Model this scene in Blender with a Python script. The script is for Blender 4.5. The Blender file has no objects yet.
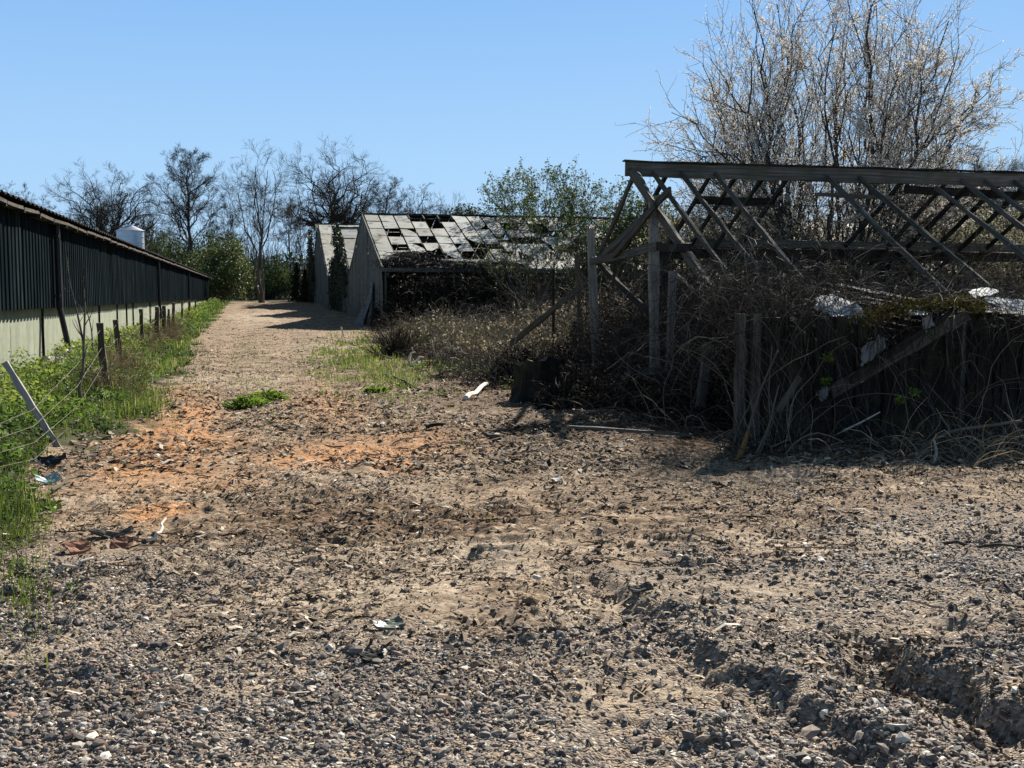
import bpy, math, numpy as np
from mathutils import Vector
rad = math.radians
scene = bpy.context.scene
COL = scene.collection
RNG = np.random.default_rng(11)

# ------------------------------------------------------------------ camera geometry
FPX = 1100.0
PITCH = math.atan(88.5 / FPX)
YAW = math.atan(254 * math.cos(PITCH) / FPX)
CAM = np.array([0.0, 0.0, 1.6])
F = np.array([math.sin(YAW) * math.cos(PITCH), math.cos(YAW) * math.cos(PITCH), -math.sin(PITCH)])
R = np.array([math.cos(YAW), -math.sin(YAW), 0.0])
U = np.cross(R, F)

def ray(px, py): return F + (px - 512) / FPX * R - (py - 384) / FPX * U
def at_depth(px, py, d): return CAM + d * ray(px, py)
def at_X(px, py, X):
    r = ray(px, py); return CAM + r * (X / r[0])
def at_Y(px, py, Y):
    r = ray(px, py); return CAM + r * (Y / r[1])

# ------------------------------------------------------------------ noise and ground height
def hash2(ix, iy, seed):
    h = (ix.astype(np.int64) * 374761393 + iy.astype(np.int64) * 668265263 + seed * 974634777) & 0xFFFFFFFF
    h = ((h ^ (h >> 13)) * 1274126177) & 0xFFFFFFFF
    h = ((h ^ (h >> 16)) * 2246822519) & 0xFFFFFFFF
    return ((h ^ (h >> 15)) & 0xFFFFFF) / float(0xFFFFFF)
def vnoise(x, y, seed=0):
    x = np.asarray(x, float); y = np.asarray(y, float)
    ix = np.floor(x); iy = np.floor(y); fx = x - ix; fy = y - iy
    fx = fx * fx * fx * (fx * (fx * 6 - 15) + 10); fy = fy * fy * fy * (fy * (fy * 6 - 15) + 10)
    a = hash2(ix, iy, seed); b = hash2(ix + 1, iy, seed); c = hash2(ix, iy + 1, seed); d = hash2(ix + 1, iy + 1, seed)
    return (a + (b - a) * fx) * (1 - fy) + (c + (d - c) * fx) * fy - 0.5
def fbm(x, y, seed=0, octaves=4, gain=0.5):
    s = 0.0; amp = 1.0
    for k in range(octaves):
        s = s + amp * vnoise(x * 2 ** k, y * 2 ** k, seed + 17 * k); amp *= gain
    return s
def sstep(a, b, x):
    t = np.clip((x - a) / (b - a), 0, 1); return t * t * (3 - 2 * t)

EDGE_Y = np.array([3.0, 6.5, 8.5, 11, 14, 17, 22, 35, 60, 110, 400])
EDGE_X = np.array([-1.35, -1.45, -1.7, -1.8, -1.62, -1.55, -1.75, -2.3, -2.7, -3.0, -3.1])
def verge_edge(y): return np.interp(y, EDGE_Y, EDGE_X)
def gravel_mask(x, y):
    d = x * math.sin(YAW) + y * math.cos(YAW)
    s = x * math.cos(YAW) - y * math.sin(YAW)
    n = fbm(x * .9 + 4, y * .9, 5, 4) * 2.6
    lim = 5.75 + .55 * np.clip(s - .3, 0, 3) - .4 * np.exp(-((s + .3) / .8) ** 2) + .25 * np.clip(-s - .8, 0, 2)
    return sstep(2.0, -1.6, d - lim + n)
RUT_A = np.array([2.55, 4.65]); RUT_B = np.array([2.72, 3.3])
PALE = ((330, 585, .9, .45, .9), (480, 565, .8, .5, .8), (560, 600, .5, .3, .7), (780, 585, .8, .4, .8), (830, 545, .9, .4, .6), (40, 655, .35, .18, .9), (210, 690, .3, .2, .8), (610, 690, .5, .3, .55), (890, 630, .5, .22, .6), (150, 600, .4, .25, .7), (300, 480, .9, .7, .6), (230, 380, 1.2, 3.5, .7), (330, 350, 1.2, 5, .7), (260, 320, 2.2, 12, .8), (250, 530, .6, .4, .5), (600, 470, 2, .35, .35), (800, 480, 2.2, .35, .35), (110, 500, .5, .6, .6))
_pale = []
def pale_mask(x, y):
    if not _pale:
        for px, py, sx, sy, w_ in PALE:
            r = ray(px, py); p = CAM + r * (1.6 / -r[2]); _pale.append((p[0], p[1], sx, sy, w_))
    o = np.zeros_like(np.asarray(x, float))
    for a, b, sx, sy, w_ in _pale: o = np.maximum(o, w_ * np.exp(-((x - a) / sx) ** 2 - ((y - b) / sy) ** 2))
    return np.clip(o + .9 * fbm(x * 2.2, y * 2.2, 201, 4) * (o > .05), 0, 1)
ORANGE = ((168, 445, .6, 2.6, 1.), (190, 415, .5, 3.0, .7), (215, 436, .5, 1.6, .5), (350, 454, .95, .9, 1.), (300, 462, .5, .5, .55), (156, 512, .25, .4, 1.), (385, 458, .5, .9, .85), (270, 430, .8, 1.4, .2), (330, 405, .6, 3.4, .55), (405, 440, .9, 1.5, .5), (200, 480, .8, .8, .45), (185, 395, .6, 2.5, .4))
_orange = []
def orange_mask(x, y):
    if not _orange:
        for px, py, sx, sy, w_ in ORANGE:
            r = ray(px, py); p = CAM + r * (1.6 / -r[2]); _orange.append((p[0], p[1], sx, sy, w_))
    o = np.zeros_like(np.asarray(x, float))
    for a, b, sx, sy, w_ in _orange: o = np.maximum(o, w_ * np.exp(-((x - a) / sx) ** 2 - ((y - b) / sy) ** 2))
    return o
def rut(x, y):
    d = x * math.sin(YAW) + y * math.cos(YAW)
    s = x * math.cos(YAW) - y * math.sin(YAW)
    w = fbm(x * 3, y * 3, 77, 3) * .14
    line = 1.66 + (4.75 - d) * .16 + w                     # where the bank edge runs
    act = sstep(5.15, 4.75, d + w)
    bank = sstep(-.03, .09, s - line) * np.exp(-np.clip(s - line - .1, 0, 9) / 1.0)
    dip = np.exp(-((s - line + .13) / .15) ** 2)
    act2 = sstep(7.5, 5.0, d)
    line2 = .62 + (5.6 - d) * .30 + w * 1.2
    bank2 = sstep(-.04, .12, s - line2) * np.exp(-np.clip(s - line2 - .1, 0, 9) / .45)
    return act * (.10 * bank - .05 * dip) + act2 * (.065 * bank2 - .03 * np.exp(-((s - line2 + .12) / .12) ** 2))
def ground_h(x, y, fine=True):
    x = np.asarray(x, float); y = np.asarray(y, float)
    z = .0155 * np.where(y > 55, y - 55 - 6 * (1 - np.exp(-(np.maximum(y, 55) - 55) / 6)), 0)
    z = np.minimum(z, 2.2 + 0 * z)
    ed = verge_edge(y)
    z = z + .10 * sstep(0, -.7, x - ed) * sstep(4, 9, y) - .05 * sstep(-.7, -2.2, x - ed)
    z = z + .05 * fbm(x * .45, y * .45, 1, 3)
    side = sstep(2.5, 4.0, x - .02 * y)
    z = z + .10 * side * (fbm(x * .8, y * .8, 31, 3)) * sstep(8, 14, y)
    # wheel tracks along the lane
    lane = sstep(9, 16, y)
    for c in (-.6, 1.15):
        z = z - .035 * lane * np.exp(-((x - c - .15 * np.sin(y * .13)) / .32) ** 2)
    if fine:
        g = gravel_mask(x, y)
        m = sstep(.05, .3, fbm(x * .55, y * .8, 9, 3) + .12)
        near = sstep(60, 12, y)
        z = z + (.024 + .026 * m) * near * fbm(x * 3.2, y * 3.2, 2, 4, .55)
        z = z + .034 * near * np.abs(fbm(x * 7.5, y * 8.5, 3, 3, .65)) * (.12 + 1.1 * m) * (1 - .75 * pale_mask(x, y)) + .008 * sstep(16, 9, y) * fbm(x * 17, y * 17, 43, 3, .6)
        z = z + .010 * g * fbm(x * 22, y * 22, 4, 2)
        z = z + rut(x, y)
        d = x * math.sin(YAW) + y * math.cos(YAW); s = x * math.cos(YAW) - y * math.sin(YAW)
        for (sc, w_, a0, a1) in ((1.02, .22, 5.6, 8.0), (-.15, .2, 6.6, 8.6)):   # prints of a crawler track
            msk = np.exp(-((s - sc - .05 * (d - 6)) / w_) ** 4) * sstep(a0 - .3, a0 + .2, d) * sstep(a1 + .4, a1 - .3, d)
            z = z + msk * .02 * np.sin(d * 2 * math.pi / .21 + 2 * fbm(x * 3, y * 3, 8, 2)) * (.6 + 1.2 * fbm(x * 4, y * 4, 12, 2))
    return z
def on_ground(px, py):
    p = CAM + ray(px, py) * (1.6 / -ray(px, py)[2]) if ray(px, py)[2] < 0 else at_depth(px, py, 100)
    for _ in range(12):
        h = float(ground_h(p[0], p[1])); r = ray(px, py); p = CAM + r * ((1.6 - h) / max(1e-4, -r[2]))
        if p[1] > 140: p = CAM + r * (140 / r[1]); break
    p[2] = float(ground_h(p[0], p[1])); return p

# ------------------------------------------------------------------ mesh building
class MB:
    """Collects geometry in world space, with a per-vertex 'lc' (grain) vector and a 'v' random value."""
    def __init__(self): self.V = []; self.L = []; self.R = []; self.Fq = []; self.Ft = []; self.n = 0
    def add(self, v, quads=None, tris=None, lc=None, rnd=None):
        v = np.asarray(v, np.float32).reshape(-1, 3)
        self.V.append(v)
        self.L.append(np.asarray(lc, np.float32).reshape(-1, 3) if lc is not None else v.copy())
        self.R.append(np.broadcast_to(np.asarray(RNG.random() if rnd is None else rnd, np.float32).reshape(-1), (len(v),)) if np.size(rnd if rnd is not None else 0) in (1,) else np.asarray(rnd, np.float32))
        if quads is not None and len(quads): self.Fq.append(np.asarray(quads, np.int64).reshape(-1, 4) + self.n)
        if tris is not None and len(tris): self.Ft.append(np.asarray(tris, np.int64).reshape(-1, 3) + self.n)
        self.n += len(v); return self
    def build(self, name, mat, parent=None, origin=None, smooth=False):
        V = np.concatenate(self.V); Lc = np.concatenate(self.L); Rn = np.concatenate(self.R)
        q = np.concatenate(self.Fq) if self.Fq else np.zeros((0, 4), np.int64)
        t = np.concatenate(self.Ft) if self.Ft else np.zeros((0, 3), np.int64)
        me = bpy.data.meshes.new(name)
        root = parent
        while root is not None and root.parent is not None: root = root.parent
        if root is not None: org = np.array(root.location)
        elif origin is not None: org = np.array(origin, float)
        else: org = np.array([(V[:, 0].min() + V[:, 0].max()) / 2, (V[:, 1].min() + V[:, 1].max()) / 2, V[:, 2].min()])
        me.vertices.add(len(V)); me.vertices.foreach_set('co', (V - org).astype(np.float32).ravel())
        nl = len(q) * 4 + len(t) * 3
        me.loops.add(nl); me.loops.foreach_set('vertex_index', np.concatenate([q.ravel(), t.ravel()]).astype(np.int32))
        me.polygons.add(len(q) + len(t))
        starts = np.concatenate([np.arange(len(q)) * 4, len(q) * 4 + np.arange(len(t)) * 3]).astype(np.int32)
        me.polygons.foreach_set('loop_start', starts)
        if smooth: me.polygons.foreach_set('use_smooth', np.ones(len(q) + len(t), bool))
        else: me.polygons.foreach_set('use_smooth', np.zeros(len(q) + len(t), bool))
        a = me.attributes.new('lc', 'FLOAT_VECTOR', 'POINT'); a.data.foreach_set('vector', Lc.ravel())
        a = me.attributes.new('v', 'FLOAT', 'POINT'); a.data.foreach_set('value', Rn.astype(np.float32))
        me.update(calc_edges=True); me.validate()
        me.materials.append(mat)
        o = bpy.data.objects.new(name, me); COL.objects.link(o)
        if parent is not None: o.parent = parent
        else: o.location = org
        return o
    # --- shapes
    def tubes(self, P, Rr, k=4, rnd=None, cap=False):
        P = np.asarray(P, float); Rr = np.asarray(Rr, float)
        if P.ndim == 2: P = P[None]; Rr = Rr[None]
        M, N, _ = P.shape
        T = np.gradient(P, axis=1); T /= np.linalg.norm(T, axis=2, keepdims=True) + 1e-9
        ref = np.where(np.abs(T[:, :1, 2:3]) > .85, np.array([1., 0, 0]), np.array([0., 0, 1.]))
        A = np.cross(T, ref); A /= np.linalg.norm(A, axis=2, keepdims=True) + 1e-9
        B = np.cross(T, A)
        ang = np.arange(k) * 2 * np.pi / k
        ca = np.cos(ang)[None, None, :, None]; sa = np.sin(ang)[None, None, :, None]
        V = P[:, :, None, :] + Rr[:, :, None, None] * (ca * A[:, :, None, :] + sa * B[:, :, None, :])
        s = np.concatenate([np.zeros((M, 1)), np.cumsum(np.linalg.norm(np.diff(P, axis=1), axis=2), axis=1)], 1)
        lc = np.stack(np.broadcast_arrays(s[:, :, None], Rr[:, :, None] * np.cos(ang), Rr[:, :, None] * np.sin(ang)), -1)
        rn = RNG.random(M) if rnd is None else np.broadcast_to(rnd, (M,))
        lc = lc + (rn * 37)[:, None, None, None]
        i = (np.arange(M) * N * k)[:, None, None] + (np.arange(N - 1) * k)[None, :, None] + np.arange(k)[None, None, :]
        j = (np.arange(M) * N * k)[:, None, None] + (np.arange(N - 1) * k)[None, :, None] + ((np.arange(k) + 1) % k)[None, None, :]
        Q = np.stack([i, j, j + k, i + k], -1).reshape(-1, 4)
        tr = None
        if cap:
            a0 = (np.arange(M) * N * k)[:, None]; a1 = a0 + (N - 1) * k
            tr = []
            for b, flip in ((a0, 1), (a1, 0)):
                for c in range(1, k - 1):
                    t3 = np.concatenate([b, b + c, b + c + 1], 1); tr.append(t3[:, ::-1] if flip else t3)
            tr = np.concatenate(tr)
        return self.add(V.reshape(-1, 3), Q, tr, lc.reshape(-1, 3), np.repeat(rn, N * k))
    def beam(self, p0, p1, w, h, up=(0, 0, 1), seg=6, jit=.004, sag=0., taper=1., rnd=None):
        p0 = np.asarray(p0, float); p1 = np.asarray(p1, float)
        t = p1 - p0; Ln = np.linalg.norm(t); t /= Ln
        up = np.asarray(up, float); a = np.cross(t, up); 
        if np.linalg.norm(a) < 1e-3: a = np.cross(t, (1., 0, 0))
        a /= np.linalg.norm(a); b = np.cross(a, t)
        s = np.linspace(0, 1, seg + 1); V = []; lc = []
        ro = RNG.random() * 50
        for i, q in enumerate(s):
            c = p0 + t * Ln * q - np.array([0, 0, 1.]) * sag * 4 * q * (1 - q)
            f = 1 + (taper - 1) * q
            for sx, sy in ((-1, -1), (1, -1), (1, 1), (-1, 1)):
                j = RNG.normal(0, jit, 3)
                V.append(c + a * sx * w / 2 * f + b * sy * h / 2 * f + j); lc.append((Ln * q + ro, sx * w / 2 + ro, sy * h / 2))
        Q = []
        for i in range(seg):
            for k in range(4):
                Q.append((i * 4 + k, i * 4 + (k + 1) % 4, i * 4 + 4 + (k + 1) % 4, i * 4 + 4 + k))
        e = seg * 4; Q += [(3, 2, 1, 0), (e, e + 1, e + 2, e + 3)]
        return self.add(V, Q, None, lc, RNG.random() if rnd is None else rnd)
    def box(self, c, size, rz=0., rnd=None):
        c = np.asarray(c, float); sx, sy, sz = np.asarray(size, float) / 2
        v = np.array([[-sx, -sy, -sz], [sx, -sy, -sz], [sx, sy, -sz], [-sx, sy, -sz], [-sx, -sy, sz], [sx, -sy, sz], [sx, sy, sz], [-sx, sy, sz]])
        ca, sa = math.cos(rz), math.sin(rz)
        v = np.stack([v[:, 0] * ca - v[:, 1] * sa, v[:, 0] * sa + v[:, 1] * ca, v[:, 2]], 1)
        return self.add(v + c, [(3, 2, 1, 0), (4, 5, 6, 7), (0, 1, 5, 4), (1, 2, 6, 5), (2, 3, 7, 6), (3, 0, 4, 7)], None, None, rnd)
    def slab(self, poly, thick, n=None, rnd=None):
        """A flat polygon (any planar outline, points in order) given real thickness along its normal."""
        p = np.asarray(poly, float)
        if n is None: n = np.cross(p[1] - p[0], p[-1] - p[0]); n /= np.linalg.norm(n)
        n = np.asarray(n, float); k = len(p)
        V = np.concatenate([p + n * thick / 2, p - n * thick / 2])
        tr = [(0, i, i + 1) for i in range(1, k - 1)] + [(k, k + i + 1, k + i) for i in range(1, k - 1)]
        Q = [(i, i + k, (i + 1) % k + k, (i + 1) % k) for i in range(k)]
        return self.add(V, Q, tr, None, rnd)
    def leaves(self, C, size, rnd=None, flat=0., fold=.25, aspect=.55, droop=None, A=None):
        C = np.asarray(C, float); M = len(C); size = np.broadcast_to(size, (M,))
        if A is None:
            A = RNG.normal(size=(M, 3)); A[:, 2] *= (1 - flat)
        A = A / (np.linalg.norm(A, axis=1, keepdims=True) + 1e-9)
        B = RNG.normal(size=(M, 3)); B[:, 2] *= (1 - flat); B -= A * (A * B).sum(1, keepdims=True); B /= np.linalg.norm(B, axis=1, keepdims=True) + 1e-9
        Nn = np.cross(A, B)
        s = size[:, None]
        V = np.stack([C - A * s * .5, C + B * s * aspect * .5 + Nn * s * fold * .4 - A * s * .05, C + A * s * .5, C - B * s * aspect * .5 + Nn * s * fold * .4 - A * s * .05], 1)
        i = np.arange(M) * 4
        T = np.concatenate([np.stack([i, i + 1, i + 2], 1), np.stack([i, i + 2, i + 3], 1)])
        rn = RNG.random(M) if rnd is None else rnd
        return self.add(V.reshape(-1, 3), None, T, None, np.repeat(rn, 4))
    def blades(self, C, height, lean, width, rnd=None):
        C = np.asarray(C, float); M = len(C)
        ang = RNG.random(M) * 2 * np.pi
        d = np.stack([np.cos(ang), np.sin(ang), np.zeros(M)], 1)
        n = np.stack([-np.sin(ang), np.cos(ang), np.zeros(M)], 1)
        h = np.broadcast_to(height, (M,))[:, None]; w = np.broadcast_to(width, (M,))[:, None]; l = (lean * RNG.random(M))[:, None]
        z = np.array([0, 0, 1.])
        m = C + d * h * l * .35 + z * h * .6; t = C + d * h * l + z * h * (1 - .35 * l)
        V = np.stack([C - n * w, C + n * w, m + n * w * .7, m - n * w * .7, t], 1)
        i = np.arange(M) * 5
        rn = RNG.random(M) if rnd is None else rnd
        return self.add(V.reshape(-1, 3), np.stack([i, i + 1, i + 2, i + 3], 1), np.stack([i + 3, i + 2, i + 4], 1), None, np.repeat(rn, 5))

def ico():
    t = (1 + 5 ** .5) / 2
    v = np.array([(-1, t, 0), (1, t, 0), (-1, -t, 0), (1, -t, 0), (0, -1, t), (0, 1, t), (0, -1, -t), (0, 1, -t), (t, 0, -1), (t, 0, 1), (-t, 0, -1), (-t, 0, 1)], float)
    v /= np.linalg.norm(v[0])
    f = np.array([(0, 11, 5), (0, 5, 1), (0, 1, 7), (0, 7, 10), (0, 10, 11), (1, 5, 9), (5, 11, 4), (11, 10, 2), (10, 7, 6), (7, 1, 8), (3, 9, 4), (3, 4, 2), (3, 2, 6), (3, 6, 8), (3, 8, 9), (4, 9, 5), (2, 4, 11), (6, 2, 10), (8, 6, 7), (9, 8, 1)])
    return v, f
ICO_V, ICO_F = ico()
def rocks(mb, C, size, flat=.6, jit=.22, rnd=None):
    M = len(C); size = np.broadcast_to(size, (M,))
    v = ICO_V[None] * (1 + RNG.normal(0, jit, (M, 12, 1)))
    sc = np.stack([RNG.uniform(.7, 1.35, M), RNG.uniform(.6, 1.1, M), RNG.uniform(flat * .7, flat * 1.3, M)], 1)
    v = v * sc[:, None, :]
    # tilt a little and spin
    ax = RNG.normal(0, .35, (M, 2)); a = RNG.random(M) * 2 * np.pi
    ca, sa = np.cos(a)[:, None], np.sin(a)[:, None]
    x = v[..., 0] * ca - v[..., 1] * sa; y = v[..., 0] * sa + v[..., 1] * ca
    z = v[..., 2] + x * ax[:, :1] * .6 + y * ax[:, 1:] * .6
    v = np.stack([x, y, z], -1) * size[:, None, None] * .5 + C[:, None, :]
    f = (ICO_F[None] + (np.arange(M) * 12)[:, None, None]).reshape(-1, 3)
    rn = RNG.random(M) if rnd is None else rnd
    mb.add(v.reshape(-1, 3), None, f, None, np.repeat(rn, 12))

# ------------------------------------------------------------------ properties
def tag(o, label=None, cat=None, group=None, kind=None):
    if label: o['label'] = label
    if cat: o['category'] = cat
    if group: o['group'] = group
    if kind: o['kind'] = kind
    return o
def thing(name, loc, label, cat, group=None):
    o = bpy.data.objects.new(name, None); COL.objects.link(o); o.location = tuple(float(c) for c in loc)
    o.empty_display_size = .2
    return tag(o, label, cat, group)

# ------------------------------------------------------------------ materials
def mat(name, build):
    m = bpy.data.materials.new(name); m.use_nodes = True
    nt = m.node_tree; b = nt.nodes['Principled BSDF']
    build(nt, b); return m
def N(nt, kind, **kw):
    n = nt.nodes.new(kind)
    for k, v in kw.items():
        if k in n.inputs.keys() and not hasattr(n, k): n.inputs[k].default_value = v
        elif hasattr(n, k): setattr(n, k, v)
        else: n.inputs[k].default_value = v
    return n
def L(nt, a, b): nt.links.new(a, b)
def attr(nt, name, out='Fac'):
    n = nt.nodes.new('ShaderNodeAttribute'); n.attribute_name = name; return n.outputs[out]
def noise(nt, vec, scale, detail=4, rough=.55, dist=0.):
    n = nt.nodes.new('ShaderNodeTexNoise'); n.inputs['Scale'].default_value = scale; n.inputs['Detail'].default_value = detail
    n.inputs['Roughness'].default_value = rough; n.inputs['Distortion'].default_value = dist
    if vec is not None: L(nt, vec, n.inputs['Vector'])
    return n.outputs['Fac']
def ramp(nt, fac, stops):
    n = nt.nodes.new('ShaderNodeValToRGB'); cr = n.color_ramp
    while len(cr.elements) < len(stops): cr.elements.new(.5)
    for e, (p, c) in zip(cr.elements, stops):
        e.position = p; e.color = (*c, 1) if len(c) == 3 else c
    L(nt, fac, n.inputs['Fac']); return n.outputs['Color']
def grey(nt, fac, a, b):
    return ramp(nt, fac, [(a, (0, 0, 0)), (b, (1, 1, 1))])
def mix(nt, fac, a, b, mode='MIX'):
    n = nt.nodes.new('ShaderNodeMix'); n.data_type = 'RGBA'; n.blend_type = mode
    for s, v in ((0, fac), (6, a), (7, b)):
        if hasattr(v, 'is_output'): L(nt, v, n.inputs[s])
        elif s == 0: n.inputs[0].default_value = v
        else: n.inputs[s].default_value = (*v, 1) if len(v) == 3 else v
    return n.outputs[2]
def math_(nt, op, a, b=None):
    n = nt.nodes.new('ShaderNodeMath'); n.operation = op
    for i, v in enumerate((a, b)):
        if v is None: continue
        if hasattr(v, 'is_output'): L(nt, v, n.inputs[i])
        else: n.inputs[i].default_value = v
    return n.outputs[0]
def scaled(nt, vec, s):
    n = nt.nodes.new('ShaderNodeMapping'); n.inputs['Scale'].default_value = s; L(nt, vec, n.inputs['Vector']); return n.outputs[0]
def bump(nt, b, h, strength=.4, dist=.02):
    n = nt.nodes.new('ShaderNodeBump'); n.inputs['Strength'].default_value = strength; n.inputs['Distance'].default_value = dist
    L(nt, h, n.inputs['Height']); L(nt, n.outputs[0], b.inputs['Normal'])
def pos(nt):
    return nt.nodes.new('ShaderNodeNewGeometry').outputs['Position']
def spec(b, r, s=.3): b.inputs['Roughness'].default_value = r; b.inputs['Specular IOR Level'].default_value = s

def wood(c0, c1, c2, moss=0.):
    def f(nt, b):
        lc = attr(nt, 'lc', 'Vector')
        g = noise(nt, scaled(nt, lc, (1.2, 45, 45)), 1.0, 5, .6, .4)
        p = noise(nt, lc, 2.2, 4)
        col = ramp(nt, g, [(.25, c0), (.5, c1), (.75, c2)])
        col = mix(nt, math_(nt, 'MULTIPLY', grey(nt, p, .45, .75), .55), col, c0)
        v = attr(nt, 'v')
        col = mix(nt, .5, col, ramp(nt, v, [(0, (.35, .34, .32)), (.5, (.8, .78, .74)), (1, (1.35, 1.32, 1.22))]), 'MULTIPLY')
        if moss:
            mo = noise(nt, pos(nt), 3.5, 5)
            col = mix(nt, math_(nt, 'MULTIPLY', grey(nt, mo, .5, .62), moss), col, (.07, .075, .03))
        L(nt, col, b.inputs['Base Color']); spec(b, .85, .2); bump(nt, b, g, .5, .008)
    return f
M = {}
M['wood'] = mat('weathered_wood', wood((.038, .034, .028), (.11, .099, .083), (.23, .21, .178), .4))
M['wood_post'] = mat('grey_posts', wood((.10, .09, .075), (.25, .23, .195), (.43, .40, .345), .25))
M['wood_pale'] = mat('pale_wood', wood((.22, .2, .17), (.42, .39, .35), (.62, .59, .54)))
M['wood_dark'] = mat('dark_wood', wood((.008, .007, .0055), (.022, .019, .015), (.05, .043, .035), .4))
M['wood_gable'] = mat('gable_planks', wood((.06, .057, .047), (.17, .165, .14), (.34, .33, .29), .5))
M['post'] = mat('fence_post_wood', wood((.045, .035, .024), (.10, .08, .055), (.19, .155, .11), .5))
M['orange_wood'] = mat('split_wood', wood((.10, .05, .02), (.24, .12, .045), (.38, .21, .09)))

def bark(c0, c1, s=6):
    def f(nt, b):
        n = noise(nt, scaled(nt, attr(nt, 'lc', 'Vector'), (2.5, 25, 25)), 1., 5, .65)
        n2 = noise(nt, pos(nt), s * .2, 3)
        col = mix(nt, grey(nt, n, .3, .7), c0, c1)
        col = mix(nt, .5, col, ramp(nt, n2, [(.3, (.55, .55, .5)), (.7, (1.2, 1.2, 1.15))]), 'MULTIPLY')
        L(nt, col, b.inputs['Base Color']); spec(b, .9, .15); bump(nt, b, n, .5, .02)
    return f
M['bark'] = mat('bark', bark((.03, .026, .021), (.10, .09, .075)))
M['bark_light'] = mat('bark_light', bark((.07, .06, .045), (.17, .15, .115)))
M['twig'] = mat('twigs', bark((.06, .052, .042), (.13, .112, .09)))
M['twig_blossom'] = mat('blossom_twigs', bark((.075, .063, .052), (.18, .152, .125)))
def vcol(stops, rough=.85, sp=.2, transl=0., var=None):
    def f(nt, b):
        col = ramp(nt, attr(nt, 'v'), stops)
        n = noise(nt, pos(nt), var or 1.2, 3)
        col = mix(nt, .6, col, ramp(nt, n, [(.3, (.6, .6, .55)), (.7, (1.25, 1.25, 1.2))]), 'MULTIPLY')
        L(nt, col, b.inputs['Base Color']); spec(b, rough, sp)
        if transl:
            t = nt.nodes.new('ShaderNodeBsdfTranslucent'); L(nt, col, t.inputs['Color'])
            ms = nt.nodes.new('ShaderNodeMixShader'); ms.inputs[0].default_value = transl
            L(nt, b.outputs[0], ms.inputs[1]); L(nt, t.outputs[0], ms.inputs[2])
            L(nt, ms.outputs[0], nt.nodes['Material Output'].inputs['Surface'])
    return f
M['bramble'] = mat('bramble_stems', vcol([(0, (.014, .010, .008)), (.45, (.05, .039, .03)), (.75, (.12, .10, .078)), (1, (.32, .275, .21))]))
M['deadleaf'] = mat('dead_leaves', vcol([(0, (.008, .0065, .005)), (.5, (.022, .017, .012)), (.85, (.06, .046, .033)), (1, (.14, .115, .08))], transl=.25))
M['drygrass'] = mat('dry_grass', vcol([(0, (.09, .07, .04)), (.5, (.30, .25, .165)), (1, (.56, .50, .38))], transl=.5))
M['leaf'] = mat('nettle_leaves', vcol([(0, (.025, .045, .010)), (.4, (.065, .12, .022)), (.8, (.14, .22, .032)), (1, (.26, .32, .06))], .6, .25, .5))
M['grass'] = mat('grass_blades', vcol([(0, (.04, .06, .014)), (.5, (.11, .16, .03)), (.8, (.20, .24, .05)), (1, (.40, .35, .18))], .65, .2, .5))
M['evergreen'] = mat('evergreen_leaves', vcol([(0, (.02, .034, .011)), (.5, (.055, .08, .022)), (1, (.14, .17, .045))], .6, .3, .25))
M['ivy'] = mat('ivy_leaves', vcol([(0, (.008, .014, .006)), (.5, (.018, .028, .011)), (1, (.05, .06, .025))], .55, .35, .15))
M['bushleaf'] = mat('bush_leaves', vcol([(0, (.03, .05, .014)), (.5, (.07, .105, .026)), (1, (.15, .185, .05))], .6, .3, .35))
M['blossom'] = mat('blossom', vcol([(0, (.40, .33, .26)), (.3, (.64, .58, .50)), (1, (.84, .81, .75))], .8, .1, .35))
M['hedgebud'] = mat('hedge_buds', vcol([(0, (.16, .145, .08)), (.5, (.33, .31, .19)), (1, (.56, .53, .40))], .8, .1, .3))
M['moss'] = mat('moss', vcol([(0, (.03, .028, .008)), (.5, (.10, .085, .02)), (1, (.22, .18, .05))], .95, .05, .1, 8))

def stones(nt, b):
    col = ramp(nt, attr(nt, 'v'), [(0, (.06, .053, .048)), (.22, (.14, .122, .108)), (.42, (.235, .195, .16)), (.58, (.17, .158, .15)), (.74, (.34, .27, .195)), (.84, (.25, .14, .09)), (.9, (.44, .385, .30)), (1, (.70, .65, .56))])
    n = noise(nt, pos(nt), 60, 4)
    col = mix(nt, .5, col, ramp(nt, n, [(.3, (.55, .53, .5)), (.7, (1.3, 1.3, 1.3))]), 'MULTIPLY')
    L(nt, col, b.inputs['Base Color']); spec(b, .8, .25); bump(nt, b, n, .4, .004)
M['stone'] = mat('gravel_stones', stones)
M['clod'] = mat('soil_clods', vcol([(0, (.045, .032, .022)), (.5, (.12, .088, .062)), (1, (.26, .195, .135))], .95, .1, 0, 40))
M['chip'] = mat('wood_chips', vcol([(0, (.04, .028, .02)), (.3, (.12, .085, .058)), (.6, (.27, .20, .135)), (.88, (.42, .33, .23)), (1, (.66, .60, .50))], .9, .15, 0, 2.0))
M['bone'] = mat('bone_white_branch', wood((.62, .56, .46), (.78, .73, .64), (.88, .84, .77)))
M['pale_stick'] = mat('bleached_branch', wood((.36, .31, .25), (.6, .54, .46), (.78, .73, .65)))

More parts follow.
